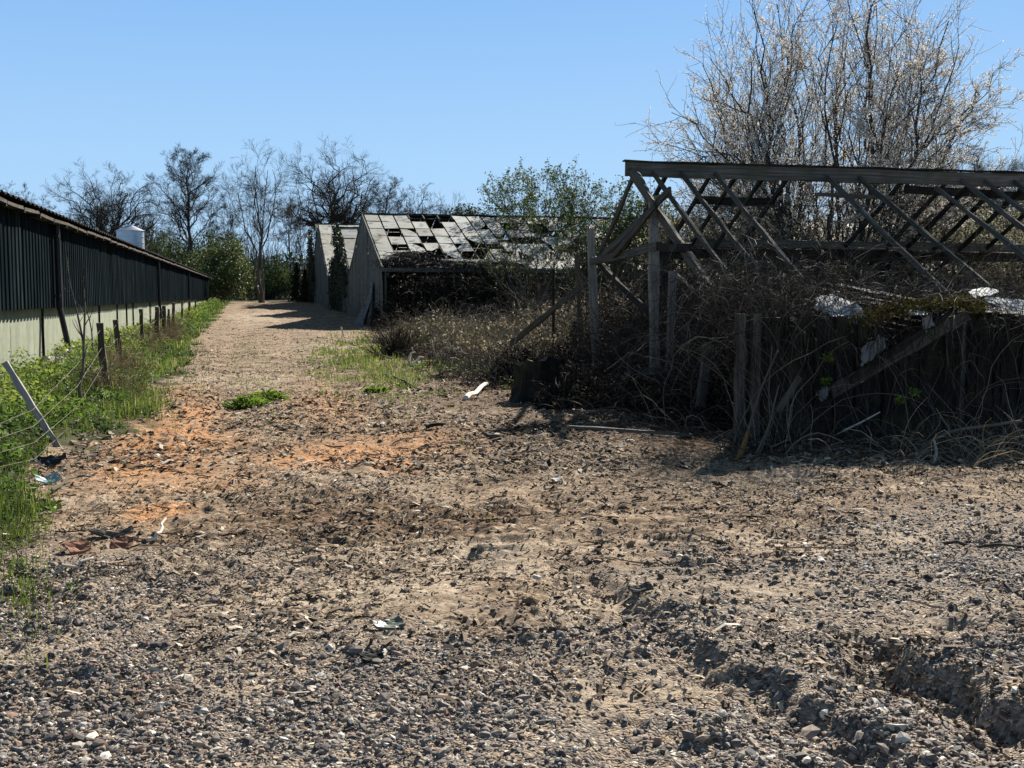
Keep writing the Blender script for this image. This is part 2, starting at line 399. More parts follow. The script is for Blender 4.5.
def chipcells(nt, P, scale, rot, stretch):
    m = nt.nodes.new('ShaderNodeMapping'); m.inputs['Rotation'].default_value = (0, 0, rot); m.inputs['Scale'].default_value = (1, stretch, 1); L(nt, P, m.inputs['Vector'])
    v = nt.nodes.new('ShaderNodeTexVoronoi'); v.inputs['Scale'].default_value = scale; L(nt, m.outputs[0], v.inputs['Vector'])
    s_ = nt.nodes.new('ShaderNodeSeparateColor'); L(nt, v.outputs['Color'], s_.inputs[0])
    return s_.outputs[0], s_.outputs[1], v.outputs['Distance']
def ground_mat(nt, b):
    P0 = pos(nt)
    w1 = nt.nodes.new('ShaderNodeTexNoise'); w1.inputs['Scale'].default_value = 9; w1.inputs['Detail'].default_value = 3; L(nt, P0, w1.inputs['Vector'])
    vm = nt.nodes.new('ShaderNodeVectorMath'); vm.operation = 'MULTIPLY_ADD'; L(nt, w1.outputs['Color'], vm.inputs[0]); vm.inputs[1].default_value = (.12, .12, .12); L(nt, P0, vm.inputs[2])
    P = vm.outputs[0]
    zn = nt.nodes.new('ShaderNodeAttribute'); zn.attribute_name = 'zone'
    sp = nt.nodes.new('ShaderNodeSeparateColor'); L(nt, zn.outputs['Color'], sp.inputs[0])
    gr, orr, dk = sp.outputs[0], sp.outputs[1], sp.outputs[2]; gn = zn.outputs['Alpha']
    a = noise(nt, P0, 1.4, 5, .6); f = noise(nt, P0, 28, 5, .7); md = noise(nt, P0, 7, 5, .7)
    c1, h1, d1 = chipcells(nt, P, 26, .5, 3.2); c2, h2, d2 = chipcells(nt, P, 34, 1.7, 3.0); c3, h3, d3 = chipcells(nt, P, 48, 2.6, 2.4)
    sel = math_(nt, 'GREATER_THAN', h1, .62); sel2 = math_(nt, 'GREATER_THAN', h2, .55)
    def pick(x1, x2, x3):
        m2 = nt.nodes.new('ShaderNodeMix'); L(nt, sel2, m2.inputs[0]); L(nt, x3, m2.inputs[2]); L(nt, x2, m2.inputs[3])
        m1 = nt.nodes.new('ShaderNodeMix'); L(nt, sel, m1.inputs[0]); L(nt, m2.outputs[0], m1.inputs[2]); L(nt, x1, m1.inputs[3]); return m1.outputs[0]
    cr = pick(c1, c2, c3); ch = pick(h1, h2, h3)
    chipc = ramp(nt, cr, [(0, (.035, .024, .016)), (.25, (.11, .078, .05)), (.5, (.24, .175, .115)), (.72, (.37, .28, .19)), (.9, (.52, .42, .30)), (1, (.66, .58, .46))])
    soil = ramp(nt, f, [(.28, (.11, .08, .052)), (.43, (.255, .186, .122)), (.57, (.40, .30, .20)), (.75, (.54, .435, .32))])
    base = mix(nt, .62, soil, chipc)
    base = mix(nt, .9, base, ramp(nt, a, [(.34, (.55, .50, .46)), (.6, (1.3, 1.26, 1.2))]), 'MULTIPLY')
    base = mix(nt, .55, base, ramp(nt, md, [(.35, (.35, .31, .28)), (.52, (1, 1, 1))]), 'MULTIPLY')
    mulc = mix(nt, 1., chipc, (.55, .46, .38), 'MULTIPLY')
    sand = ramp(nt, f, [(.28, (.20, .15, .10)), (.42, (.38, .295, .205)), (.56, (.50, .40, .285)), (.75, (.62, .52, .40))])
    sand = mix(nt, .35, sand, chipc)
    pl = attr(nt, 'pale')
    base = mix(nt, grey(nt, math_(nt, 'ADD', pl, math_(nt, 'MULTIPLY', math_(nt, 'SUBTRACT', md, .5), .9)), .2, .65), base, sand)
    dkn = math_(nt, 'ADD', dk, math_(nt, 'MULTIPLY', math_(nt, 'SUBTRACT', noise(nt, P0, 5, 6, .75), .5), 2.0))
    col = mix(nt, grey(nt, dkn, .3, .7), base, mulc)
    orn = math_(nt, 'ADD', orr, math_(nt, 'MULTIPLY', math_(nt, 'SUBTRACT', noise(nt, P0, 4, 6, .75), .5), .9))
    ocol = ramp(nt, f, [(.3, (.26, .10, .03)), (.5, (.56, .25, .085)), (.72, (.72, .40, .18))])
    ocol = mix(nt, .3, ocol, chipc)
    col = mix(nt, math_(nt, 'MULTIPLY', grey(nt, orn, .08, .7), .92), col, ocol)
    vo = nt.nodes.new('ShaderNodeTexVoronoi'); vo.inputs['Scale'].default_value = 60; L(nt, P, vo.inputs['Vector'])
    vsep = nt.nodes.new('ShaderNodeSeparateColor'); L(nt, vo.outputs['Color'], vsep.inputs[0])
    gcol = ramp(nt, vsep.outputs[0], [(0, (.06, .052, .045)), (.35, (.15, .13, .11)), (.6, (.27, .215, .16)), (.75, (.185, .17, .158)), (.9, (.39, .33, .25)), (1, (.58, .53, .45))])
    gcol = mix(nt, math_(nt, 'MULTIPLY', grey(nt, md, .45, .62), .75), gcol, soil)
    gr = math_(nt, 'SUBTRACT', gr, math_(nt, 'MULTIPLY', pl, .6))
    gm = grey(nt, math_(nt, 'ADD', gr, math_(nt, 'MULTIPLY', math_(nt, 'SUBTRACT', md, .5), 1.3)), .25, .75)
    col = mix(nt, gm, col, gcol)
    ggr = ramp(nt, f, [(.3, (.03, .035, .014)), (.6, (.085, .085, .035)), (.8, (.18, .15, .09))])
    col = mix(nt, grey(nt, math_(nt, 'ADD', gn, math_(nt, 'SUBTRACT', f, .5)), .35, .7), col, ggr)
    L(nt, col, b.inputs['Base Color']); spec(b, .95, .08)
    hp = math_(nt, 'ADD', math_(nt, 'MULTIPLY', ch, .55), math_(nt, 'MULTIPLY', f, .8))
    hg = math_(nt, 'ADD', math_(nt, 'MULTIPLY', math_(nt, 'SUBTRACT', .8, vo.outputs['Distance']), 1.0), math_(nt, 'MULTIPLY', f, .5))
    mh = nt.nodes.new('ShaderNodeMix'); L(nt, gm, mh.inputs[0]); L(nt, hp, mh.inputs[2]); L(nt, hg, mh.inputs[3])
    bump(nt, b, mh.outputs[0], .9, .016)
M['ground'] = mat('ground', ground_mat)

def cladding(nt, b):
    n = noise(nt, scaled(nt, pos(nt), (1, 1, .12)), 3.5, 5, .6)
    n2 = noise(nt, pos(nt), .35, 3)
    col = ramp(nt, n, [(.3, (.006, .0085, .0105)), (.55, (.014, .019, .022)), (.78, (.045, .054, .058))])
    col = mix(nt, .5, col, ramp(nt, n2, [(.35, (.7, .8, .78)), (.65, (1.2, 1.3, 1.25))]), 'MULTIPLY')
    L(nt, col, b.inputs['Base Color']); spec(b, .8, .0)
M['cladding'] = mat('black_cladding', cladding)
def green(nt, b):
    n = noise(nt, scaled(nt, pos(nt), (1, 1, .35)), 1.8, 5, .6); n2 = noise(nt, pos(nt), 7, 4)
    col = ramp(nt, n, [(.3, (.18, .20, .135)), (.55, (.25, .272, .187)), (.8, (.32, .335, .24))])
    col = mix(nt, .4, col, ramp(nt, n2, [(.3, (.6, .6, .55)), (.7, (1.12, 1.12, 1.1))]), 'MULTIPLY')
    sx = nt.nodes.new('ShaderNodeSeparateXYZ'); L(nt, pos(nt), sx.inputs[0])
    st = math_(nt, 'SUBTRACT', noise(nt, pos(nt), 2.5, 4), math_(nt, 'MULTIPLY', sx.outputs[2], .55))
    col = mix(nt, math_(nt, 'MULTIPLY', grey(nt, st, .25, .5), .6), col, (.17, .19, .11))
    L(nt, col, b.inputs['Base Color']); spec(b, .8, .25)
M['green'] = mat('green_painted_wall', green)
def simple(c, r, s=.3, metal=0., var=.35, sc=4.):
    def f(nt, b):
        n = noise(nt, pos(nt), sc, 5, .65)
        col = mix(nt, 1., c, ramp(nt, n, [(.25, (1 - var,) * 3), (.75, (1 + var,) * 3)]), 'MULTIPLY')
        L(nt, col, b.inputs['Base Color']); spec(b, r, s); b.inputs['Metallic'].default_value = metal
        bump(nt, b, n, .15, .01)
    return f
M['black'] = mat('black_pipe', simple((.014, .014, .015), .5))
M['roof_sheet'] = mat('fibre_cement_roof', simple((.03, .03, .029), .9, .05, 0, .5))
M['fascia'] = mat('fascia_boards', simple((.075, .062, .048), .85, .1, 0, .5))
M['galv'] = mat('galvanised_steel', simple((.50, .54, .58), .42, .5, .75, .15))
M['wire'] = mat('rusty_wire', simple((.10, .085, .07), .8, .2, .2))
M['rust'] = mat('rusty_scrap', simple((.26, .12, .07), .8, .2, 0, .5, 30))
M['rubble'] = mat('pale_rubble', simple((.52, .47, .40), .9, .2, 0, .4, 12))
M['plastic_green'] = mat('faded_green_plastic', simple((.12, .135, .095), .5, .4, 0, .45, 40))
M['plastic_aqua'] = mat('aqua_plastic', simple((.26, .38, .35), .4, .5, 0, .3, 30))
M['plastic_black'] = mat('black_plastic', simple((.02, .022, .028), .35, .5))
M['sheet'] = mat('white_plastic_sheet', simple((.50, .50, .48), .75, .15, 0, .45, 11))
M['rag'] = mat('grey_rag', simple((.20, .20, .19), .9, .2, 0, .3, 9))
def pane(nt, b):
    P = pos(nt)
    n = noise(nt, P, 1.6, 6, .7, .6); n2 = noise(nt, P, .5, 3); n3 = noise(nt, P, 9, 5, .7)
    v = attr(nt, 'v')
    col = ramp(nt, math_(nt, 'ADD', math_(nt, 'MULTIPLY', n2, .5), math_(nt, 'MULTIPLY', v, .5)), [(.15, (.48, .46, .36)), (.45, (.62, .61, .53)), (.8, (.72, .73, .70))])
    col = mix(nt, math_(nt, 'MULTIPLY', grey(nt, n, .52, .64), .85), col, (.075, .065, .042))
    col = mix(nt, .5, col, ramp(nt, n3, [(.3, (.7, .68, .6)), (.7, (1.15, 1.15, 1.15))]), 'MULTIPLY')
    L(nt, col, b.inputs['Base Color']); spec(b, .6, .25)
    t = nt.nodes.new('ShaderNodeBsdfTranslucent'); L(nt, col, t.inputs['Color'])
    ms = nt.nodes.new('ShaderNodeMixShader'); ms.inputs[0].default_value = .35
    L(nt, b.outputs[0], ms.inputs[1]); L(nt, t.outputs[0], ms.inputs[2]); L(nt, ms.outputs[0], nt.nodes['Material Output'].inputs['Surface'])
M['pane'] = mat('whitewashed_glass', pane)
def pane_dirty(nt, b):
    n = noise(nt, pos(nt), 1.1, 6, .75, .6); n3 = noise(nt, pos(nt), 7, 5, .7)
    col = ramp(nt, n, [(.36, (.05, .045, .032)), (.48, (.16, .15, .11)), (.6, (.5, .49, .42))])
    col = mix(nt, .6, col, ramp(nt, n3, [(.3, (.55, .53, .48)), (.7, (1.1, 1.1, 1.1))]), 'MULTIPLY')
    L(nt, col, b.inputs['Base Color']); spec(b, .7, .15)
M['pane_dirty'] = mat('overgrown_glass', pane_dirty)

# ------------------------------------------------------------------ ground sheet
def graded(lo, hi, fine0, fine1, step, growth):
    a = list(np.arange(fine0, fine1, step)); s = step; p = a[-1]
    while p < hi: s *= growth; p += s; a.append(p)
    s = step; p = a[0]; b = []
    while p > lo: s *= growth; p -= s; b.append(p)
    return np.array(b[::-1] + a)
def build_ground():
    xs = graded(-450, 450, -2.6, 4.6, .018, 1.028)
    ys = [-60, -30, -15, -8, -4, -2, 0, 1, 1.8, 2.4, 2.8]; y = 3.0
    while y < 700: ys.append(y); y += max(.014, .0032 * y) if y < 30 else .0032 * y * (1 + (y - 30) / 60)
    ys = np.array(ys)
    X, Y = np.meshgrid(xs, ys)
    Z = ground_h(X, Y)
    nx, ny = len(xs), len(ys)
    mb = MB()
    i = (np.arange(ny - 1) * nx)[:, None] + np.arange(nx - 1)[None]
    Q = np.stack([i, i + 1, i + 1 + nx, i + nx], -1).reshape(-1, 4)
    mb.add(np.stack([X, Y, Z], -1).reshape(-1, 3), Q, None, None, 0.)
    o = mb.build('ground', M['ground'], origin=(0, 0, 0), smooth=True)
    g = gravel_mask(X, Y)
    og = orange_mask(X, Y)
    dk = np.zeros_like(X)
    for px, py, sx, sy, w in ((400, 520, 1.6, .6, 1.), (330, 512, .9, .5, 1.), (250, 500, .6, .5, .5), (100, 470, .5, .5, .5), (640, 560, 1.0, .9, .45), (500, 470, 1.2, .7, .35), (480, 400, 2.0, 2.2, .8), (500, 385, 2.0, 2.5, .9), (440, 375, 1.2, 3, .7), (600, 430, 3, 1.4, .9), (880, 440, 4.5, 1.7, 1.), (540, 520, 2.5, .5, .45), (860, 512, 2.4, .5, .7), (700, 505, 1.5, .4, .6), (70, 545, .7, .5, .5), (560, 480, 2.6, 2.0, .42), (330, 490, 1.8, 1.2, .4), (820, 490, 3, 1.2, .4)):  # dark mulch; bramble and shed foot entries also paint in shadow
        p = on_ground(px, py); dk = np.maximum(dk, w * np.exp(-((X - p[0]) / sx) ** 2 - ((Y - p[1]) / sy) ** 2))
    ed = verge_edge(Y)
    gn = sstep(.25, -.5, X - ed + fbm(X * 1.2, Y * .8, 6, 3) * 1.1) * sstep(5.5, 8, Y)
    gn = np.maximum(gn, .75 * sstep(3.2, 6, X - .02 * Y + fbm(X * .6, Y * .4, 16, 3) * 2) * sstep(15, 22, Y))
    gn = np.maximum(gn, sstep(110, 130, Y)); gn = np.maximum(gn, sstep(-6, -9, X))
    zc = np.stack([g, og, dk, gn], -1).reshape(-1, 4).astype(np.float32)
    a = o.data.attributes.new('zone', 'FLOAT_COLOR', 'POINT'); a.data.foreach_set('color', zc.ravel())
    a = o.data.attributes.new('pale', 'FLOAT', 'POINT'); a.data.foreach_set('value', pale_mask(X, Y).astype(np.float32).ravel())
    o['kind'] = 'structure'
    return o
build_ground()

# ------------------------------------------------------------------ sun, sky, camera
SUN_AZ, SUN_EL = rad(33), rad(31)       # azimuth measured from +Y towards +X
sdir = Vector((math.sin(SUN_AZ) * math.cos(SUN_EL), math.cos(SUN_AZ) * math.cos(SUN_EL), math.sin(SUN_EL)))
sl = bpy.data.lights.new('sun', 'SUN'); sl.energy = 5.0; sl.angle = rad(.53); sl.color = (1, .94, .86)
so = bpy.data.objects.new('sun', sl); COL.objects.link(so); so.rotation_euler = sdir.to_track_quat('Z', 'Y').to_euler(); so.location = (20, 20, 40)
w = bpy.data.worlds.new('World'); scene.world = w; w.use_nodes = True
sky = w.node_tree.nodes.new('ShaderNodeTexSky'); sky.sky_type = 'NISHITA'; sky.sun_disc = False
sky.sun_elevation = SUN_EL; sky.sun_rotation = SUN_AZ; sky.air_density = 1.0; sky.dust_density = .3; sky.ozone_density = 2.0; sky.altitude = 50

def sky_tint():
    nt = w.node_tree; tc = nt.nodes.new('ShaderNodeTexCoord'); sx = nt.nodes.new('ShaderNodeSeparateXYZ'); nt.links.new(tc.outputs['Generated'], sx.inputs[0])
    col = ramp(nt, sx.outputs[2], [(0, (4.4, 6.6, 9.0)), (.12, (3.6, 6.0, 9.0)), (.28, (2.2, 4.6, 8.5)), (.44, (.9, 1.6, 2.8)), (1, (.5, .8, 1.3))])
    return mix(nt, .93, sky.outputs[0], col)
w.node_tree.links.new(sky_tint(), w.node_tree.nodes['Background'].inputs['Color']); w.node_tree.nodes['Background'].inputs['Strength'].default_value = .05
cam = bpy.data.cameras.new('camera'); cam.sensor_width = 36; cam.lens = FPX / 1024 * 36; cam.clip_end = 3000
co = bpy.data.objects.new('camera', cam); COL.objects.link(co); co.location = CAM; co.rotation_euler = Vector(F).to_track_quat('-Z', 'Y').to_euler(); scene.camera = co
scene.view_settings.view_transform = 'Standard'; scene.view_settings.look = 'None'; scene.view_settings.exposure = 1.12; scene.view_settings.gamma = 1

# ------------------------------------------------------------------ barn
def gz(x, y): return float(ground_h(x, y, False))
pb = on_ground(62, 360)
XB = float(pb[0]) - .12                     # cladding face
XW = XB - .24                               # painted wall below, set back
YB0, YB1 = 12.0, 113.0
Z_EAVE, Z_CLAD = 3.32, 1.31
barn = thing('barn', (XB - 7, (YB0 + YB1) / 2, 0), 'long low barn with black ribbed cladding above a pale green wall', 'barn')
def build_barn():
    pitch, dp = .34, .055
    n = int((YB1 - YB0) / pitch)
    mb = MB()
    ys, xs = [], []
    for i in range(n):
        y = YB0 + i * pitch
        ys += [y, y + .17, y + .20, y + .31]; xs += [XB, XB, XB - dp, XB - dp]
    ys.append(YB0 + n * pitch); xs.append(XB)
    ys = np.array(ys); xs = np.array(xs)
    # the ribs lap in sheets two metres wide, each set a few millimetres differently
    sh = (ys / 2.04).astype(int); off = (hash2(sh, sh * 0 + 3, 5) - .5) * .012
    zb = Z_CLAD + (hash2(sh, sh * 0 + 9, 7) - .5) * .03
    lo = np.stack([xs + off, ys, zb + .0 * ys], 1); mid = np.stack([xs + off, ys, zb + 1.1], 1); hi = np.stack([xs + off, ys, ys * 0 + Z_EAVE], 1)
    V = np.concatenate([lo, mid, hi]); k = len(ys)
    i = np.arange(k - 1)
    Q = np.concatenate([np.stack([i, i + 1, i + 1 + k, i + k], 1), np.stack([i + k, i + 1 + k, i + 1 + 2 * k, i + 2 * k], 1)])
    mb.add(V, Q)
    mb.box((XB - .085, (YB0 + YB1) / 2, Z_CLAD + .06), (.04, YB1 - YB0, .10))      # batten behind the lower edge
    mb.box((XB - .1, (YB0 + YB1) / 2, (Z_CLAD + Z_EAVE) / 2), (.02, YB1 - YB0 - .1, Z_EAVE - Z_CLAD - .2))
    mb.build('cladding', M['cladding'], barn)
    mb = MB(); 
    yy = np.arange(YB0, YB1, 2.44)
    for y in yy: mb.box((XW - .1, y + 1.22, .25), (.2, 2.425, 2.2))
    mb.build('painted_wall', M['green'], barn)
    for px in (42, 99, 117, 126.5, 133, 150):
        p = at_X(px, 330, XW); mb = MB(); mb.beam((XW + .025, p[1], -.05), (XW + .025, p[1], Z_CLAD + .02), .045, .05, (1, 0, 0), 4, .003); mb.build('joint_cover', M['wood_dark'], barn)
    # roof
    mb = MB(); ny = int((YB1 - YB0) / .30)
    yy = np.linspace(YB0 - .3, YB1 + .35, ny * 3); cz = .022 * np.cos(yy * 2 * np.pi / .45)
    xr = np.array([XB + .34, XB - 7, XB - 14.3]); zr = np.array([Z_EAVE + .10, Z_EAVE + 1.55, Z_EAVE + .10])
    V = []
    for x, z in zip(xr, zr): V.append(np.stack([yy * 0 + x, yy, z + cz], 1))
    V = np.concatenate(V); k = len(yy); i = np.arange(k - 1)
    Q = np.concatenate([np.stack([i + a * k, i + 1 + a * k, i + 1 + (a + 1) * k, i + (a + 1) * k], 1) for a in (0, 1)])
    V2 = V + np.array([0, 0, .015]); mb.add(V, Q); mb.add(V2, Q[:, ::-1])
    mb.build('roof', M['roof_sheet'], barn, smooth=True)
    # eaves boards, in lengths that do not quite line up
    mb = MB(); y = YB0
    while y < YB1:
        l = 1.62 + RNG.uniform(-.12, .1)
        mb.beam((XB + .17, y + .03, Z_EAVE - .02 + RNG.normal(0, .012)), (XB + .17 + RNG.normal(0, .01), y + l - .05, Z_EAVE - .02 + RNG.normal(0, .012)), .24, .06, (0, 0, 1), 3, .004)
        y += l
    mb.build('eaves_board', M['fascia'], barn)
    for y in np.arange(YB0, YB1, 1.62):
        mb = MB(); mb.box((XB + .18, y, Z_EAVE - .055), (.22, .07, .09)); mb.build('eaves_bracket', M['black'], barn)
    # end walls and the wall on the far side
    for y in (YB0 + .05, YB1 - .05):
        mb = MB(); a = XB - .12; b_ = XB - 13.9
        mb.slab([(a, y, -.1), (a, y, Z_EAVE), (XB - 7, y, Z_EAVE + 1.5), (b_, y, Z_EAVE), (b_, y, -.1)], .12)
        mb.build('end_wall', M['cladding'], barn)
    mb = MB(); mb.box((XB - 13.95, (YB0 + YB1) / 2, 1.7), (.1, YB1 - YB0, 3.6)); mb.build('back_wall', M['cladding'], barn)
    # downpipes
    for px, lean in ((57.5, .20), (158, .05), (188, .05)):
        p = at_X(px, 250, XB + .1)
        mb = MB()
        z0 = gz(XB, p[1]) - .05
        pts = np.array([(XB + .10, p[1], Z_EAVE - .05), (XB + .10, p[1], 2.4), (XB + .11, p[1], 1.3), (XB + .12 + lean * .6, p[1] - .1 * lean, .6), (XB + .12 + lean, p[1] - .3 * lean, z0)])
        mb.tubes(pts, np.full(5, .068), 10); 
        for z in (3.0, 1.6): mb.box((XB + .07, p[1], z), (.16, .2, .05))
        mb.build('downpipe', M['black'], barn, smooth=False)
build_barn()

# feed silo beyond the end of the barn
def build_silo():
    c = at_depth(131, 260, 121); c[2] = gz(c[0], c[1]); r = 1.45
    t = thing('feed_silo', c, 'galvanised round feed silo with conical cap rising behind the black barn', 'silo')
    ztop = at_depth(131, 231.5, 121)[2]; zap = at_depth(131, 225, 121)[2]; zb = c[2] + 3.2
    k = 40; a = np.arange(k) * 2 * np.pi / k; 
    def lathe(mb, prof):
        V = np.concatenate([np.stack([c[0] + q * np.cos(a), c[1] + q * np.sin(a), a * 0 + z], 1) for q, z in prof])
        i = np.arange(k); Q = np.concatenate([np.stack([i + j * k, (i + 1) % k + j * k, (i + 1) % k + (j + 1) * k, i + (j + 1) * k], 1) for j in range(len(prof) - 1)])
        mb.add(V, Q)
    mb = MB(); pr = []
    for z in np.linspace(zb, ztop, 8):
        pr += [(r, z - .04), (r + .035, z - .03), (r + .035, z + .03), (r, z + .04)]
    lathe(mb, pr); mb.build('shell', M['galv'], t)
    mb = MB(); lathe(mb, [(r + .09, ztop + .03), (r + .09, ztop + .06), (.35, zap - .1), (.35, zap), (.02, zap + .05)]); mb.build('cap', M['galv'], t)
    mb = MB(); lathe(mb, [(r, zb), (.3, zb - 1.9), (.25, zb - 2.1)]); mb.build('hopper', M['galv'], t)
    for q in range(4):
        an = q * np.pi / 2 + .5; mb = MB()
        mb.beam((c[0] + r * .95 * math.cos(an), c[1] + r * .95 * math.sin(an), zb + .3), (c[0] + r * .98 * math.cos(an), c[1] + r * .98 * math.sin(an), gz(c[0], c[1]) - .1), .12, .12); mb.build('leg', M['galv'], t)
build_silo()

# ------------------------------------------------------------------ glasshouses
def planks_gable(mb, X, y0, y1, zb, eave0, apex, eave1, w=.24, gaps=(), lean=0.):
    y = y0; ym = (y0 + y1) / 2
    while y < y1:
        ww = w * RNG.uniform(.8, 1.15); yc = min(y + ww / 2, y1)
        ztop = eave0 + (apex - eave0) * (yc - y0) / (ym - y0) if yc < ym else eave1 + (apex - eave1) * (y1 - yc) / (y1 - ym)
        z0 = gz(X, yc) - .05 + (RNG.uniform(0, .5) if RNG.random() < .12 else 0)
        if RNG.random() < .05: ztop -= RNG.uniform(.2, 1.2)
        if not any(a < yc < b for a, b in gaps):
            mb.beam((X + RNG.normal(0, .012), yc, z0), (X + RNG.normal(0, .012), yc + RNG.normal(0, .02), ztop - .02), ww * .94, .025, (1, 0, 0), 5, .003)
        y += ww

def glasshouse(name, label, X, yn, ym, yf, ze, za, length, bay, rows, n_pane_bays, missing, vent_bays=(), ridge_cap=True, extra_seed=3):
    zg = gz(X, yn)
    t = thing(name, (X, yn, zg), label, 'glasshouse')
    rng = np.random.default_rng(extra_seed)
    nb = int(length / bay)
    def slope_pt(x, q, up=0.):      # q=0 at the near eave, 1 at the ridge
        d = np.array([0, ym - yn, za - ze]); nrm = np.array([0, -(za - ze), ym - yn]); nrm = nrm / np.linalg.norm(nrm)
        return np.array([x, yn, ze]) + d * q + nrm * up
    g = MB(); planks_gable(g, X - .03, yn, yf, zg, ze, za, ze); g.build('gable_wall', M['wood_gable'], t)
    g = MB(); g.beam((X - .06, yn - .1, ze - .03), (X - .06, ym, za + .03), .05, .18, (0, -1, 1), 8, .006); g.beam((X - .06, ym, za + .03), (X - .06, yf, ze), .05, .18, (0, 1, 1), 8, .006); g.build('barge_board', M['wood_gable'], t)
    for b in range(nb + 1):
        m = MB(); x = X + b * bay
        m.beam(slope_pt(x, -.01, .0), slope_pt(x, 1.0, .0), .05, .09, (0, 0, 1), 6, .004, .05 * rng.random()); m.build('glazing_bar', M['wood_dark'], t)
    stuff = MB()
    for b in range(nb):
        for r in range(rows):
            if (b, r) in missing: continue
            if b >= n_pane_bays and rng.random() < np.interp(b, [14, 20, 30], [.25, .6, .35]): continue
            a0 = r / rows + .003; a1 = (r + 1) / rows + .012
            sl2 = abs(rng.normal(0, .006)) + (.03 if rng.random() < .06 else 0); q0, q1 = 1 - a1 - sl2, 1 - a0 - sl2
            sag = rng.normal(0, .010, 4); off = .052 + .006 * (rows - r)
            x0 = X + b * bay + .042; x1 = X + (b + 1) * bay - .042
            poly = [slope_pt(x0, q0, off - .0 + sag[0]), slope_pt(x1, q0, off + sag[1]), slope_pt(x1, q1, off - .014 + sag[2]), slope_pt(x0, q1, off - .014 + sag[3])]
            if (b, r) in broken:      # a pane with its corner gone
                k = broken[(b, r)]
                mid = poly[k] * .35 + poly[(k + 1) % 4] * .65; mid2 = poly[k] * .3 + poly[(k - 1) % 4] * .7; ctr = poly[k] * .4 + sum(poly) / 4 * .6
                pl = []
                for q in range(4):
                    if q == k: pl += [mid2, ctr, mid]
                    else: pl.append(poly[q])
                st = next(i for i, q_ in enumerate(pl) if q_ is poly[(k + 2) % 4]); poly = pl[st:] + pl[:st]
            rn = .75 * rng.random() + .25 * (hash2(np.array([b]), np.array([3]), 9)[0])
            if b < n_pane_bays:
                m = MB(); m.slab(poly, .006, rnd=rn); m.build('glass_pane', M['pane'], t)
            else: stuff.slab(poly, .006, rnd=rn)
    if stuff.n: tag(stuff.build('glass_panes', M['pane_dirty'], t), kind='stuff')
    xe = X + nb * bay
    m = MB(); m.beam((X - .1, ym, za + .06), (xe, ym, za + .06), .14, .16, (0, 0, 1), 40, .012); m.build('ridge_beam', M['wood_dark'], t)
    m = MB(); m.beam((X - .05, yn - .05, ze - .12), (xe, yn - .05, ze - .12), .14, .2, (0, 0, 1), 40, .012); m.build('eaves_gutter', M['wood'], t)
    m = MB(); m.beam((X, (yn + ym) / 2 + .3, (ze + za) / 2 - .0), (xe, (yn + ym) / 2 + .3, (ze + za) / 2 - .0), .08, .12, (0, 0, 1), 30, .01); m.build('purlin', M['wood_dark'], t)
    for x in np.arange(X + .12, xe, bay * 4):
        m = MB(); m.beam((x, yn, gz(x, yn) - .1), (x, yn, ze - .1), .09, .09, (1, 0, 0)); m.build('post', M['wood'], t)
        m = MB(); m.beam((x, ym, gz(x, ym) - .1), (x, ym, za - .1), .09, .09, (1, 0, 0)); m.build('inner_post', M['wood_dark'], t)
    # far slope: glass coloured dark and opaque to paint in the interior shade
    m = MB()
    for b in range(nb):
        x0 = X + b * bay + .02; x1 = X + (b + 1) * bay - .02
        for r in range(4):
            if rng.random() < (.15 if b < 12 else .6): continue
            f0 = r / 4 + .004; f1 = (r + 1) / 4 - .004
            pA = np.array([0, ym, za]); pB = np.array([0, yf, ze])
            a = pA + (pB - pA) * f0; c = pA + (pB - pA) * f1
            m.slab([(x0, a[1], a[2] + .02), (x1, a[1], a[2] + .02), (x1, c[1], c[2] + .02), (x0, c[1], c[2] + .02)], .006)
    tag(m.build('far_roof_shade_glass', M['roof_sheet'], t), kind='stuff')
    if vent_bays:
        m = MB(); x0 = X + vent_bays[0] * bay; x1 = X + (vent_bays[1] + 1) * bay
        for q in (.985, .90): m.beam(slope_pt(x0, q, .1), slope_pt(x1, q, .1), .06, .07, (0, 0, 1), 10, .006)
        for x in np.arange(x0, x1 + .01, bay): m.beam(slope_pt(x, .90, .1), slope_pt(x, .985, .1), .06, .07, (0, 0, 1), 3, .004)
        m.build('vent_frame', M['wood_dark'], t)
    # dim interior: floor of dead growth and the far wall
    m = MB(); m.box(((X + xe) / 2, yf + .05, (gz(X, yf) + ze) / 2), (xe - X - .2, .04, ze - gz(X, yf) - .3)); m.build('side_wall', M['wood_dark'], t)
    return t
pA = on_ground(383.5, 327.5)
XA = float(pA[0]); YA = float(pA[1])
yA_ap = XA / math.tan(math.atan((364.5 - 512) / FPX) + YAW); yA_far = 2 * yA_ap - YA
zA_e = at_Y(384, 267.5, YA)[2]; zA_a = at_Y(365, 215.5, yA_ap)[2]
print('GH A', XA, YA, yA_ap, yA_far, zA_e, zA_a)
BAY = .87
missing = {(4, 1), (8, 3), (8, 5), (9, 1), (10, 3), (11, 4), (11, 2), (12, 2), (13, 1), (12, 4), (13, 3), (1, 2), (1, 4), (2, 5), (3, 0), (4, 0), (5, 0), (3, 5), (3, 3), (5, 5), (6, 4), (6, 5), (7, 4), (9, 3), (10, 5), (12, 5), (13, 5), (0, 6), (2, 6), (11, 1), (1, 6)}
broken = {(3, 4): 1, (2, 4): 2, (6, 3): 0, (5, 4): 3, (8, 2): 1, (2, 2): 2, (9, 5): 0, (10, 2): 2, (4, 5): 0, (7, 1): 1, (1, 5): 1, (3, 6): 3}
glasshouse('glasshouse', 'derelict glasshouse with whitewashed panes, several missing, and a plank gable beside the track', XA, YA, yA_ap, yA_far, zA_e, zA_a, 39, BAY, 7, 14, missing, (3, 5))
broken = {}
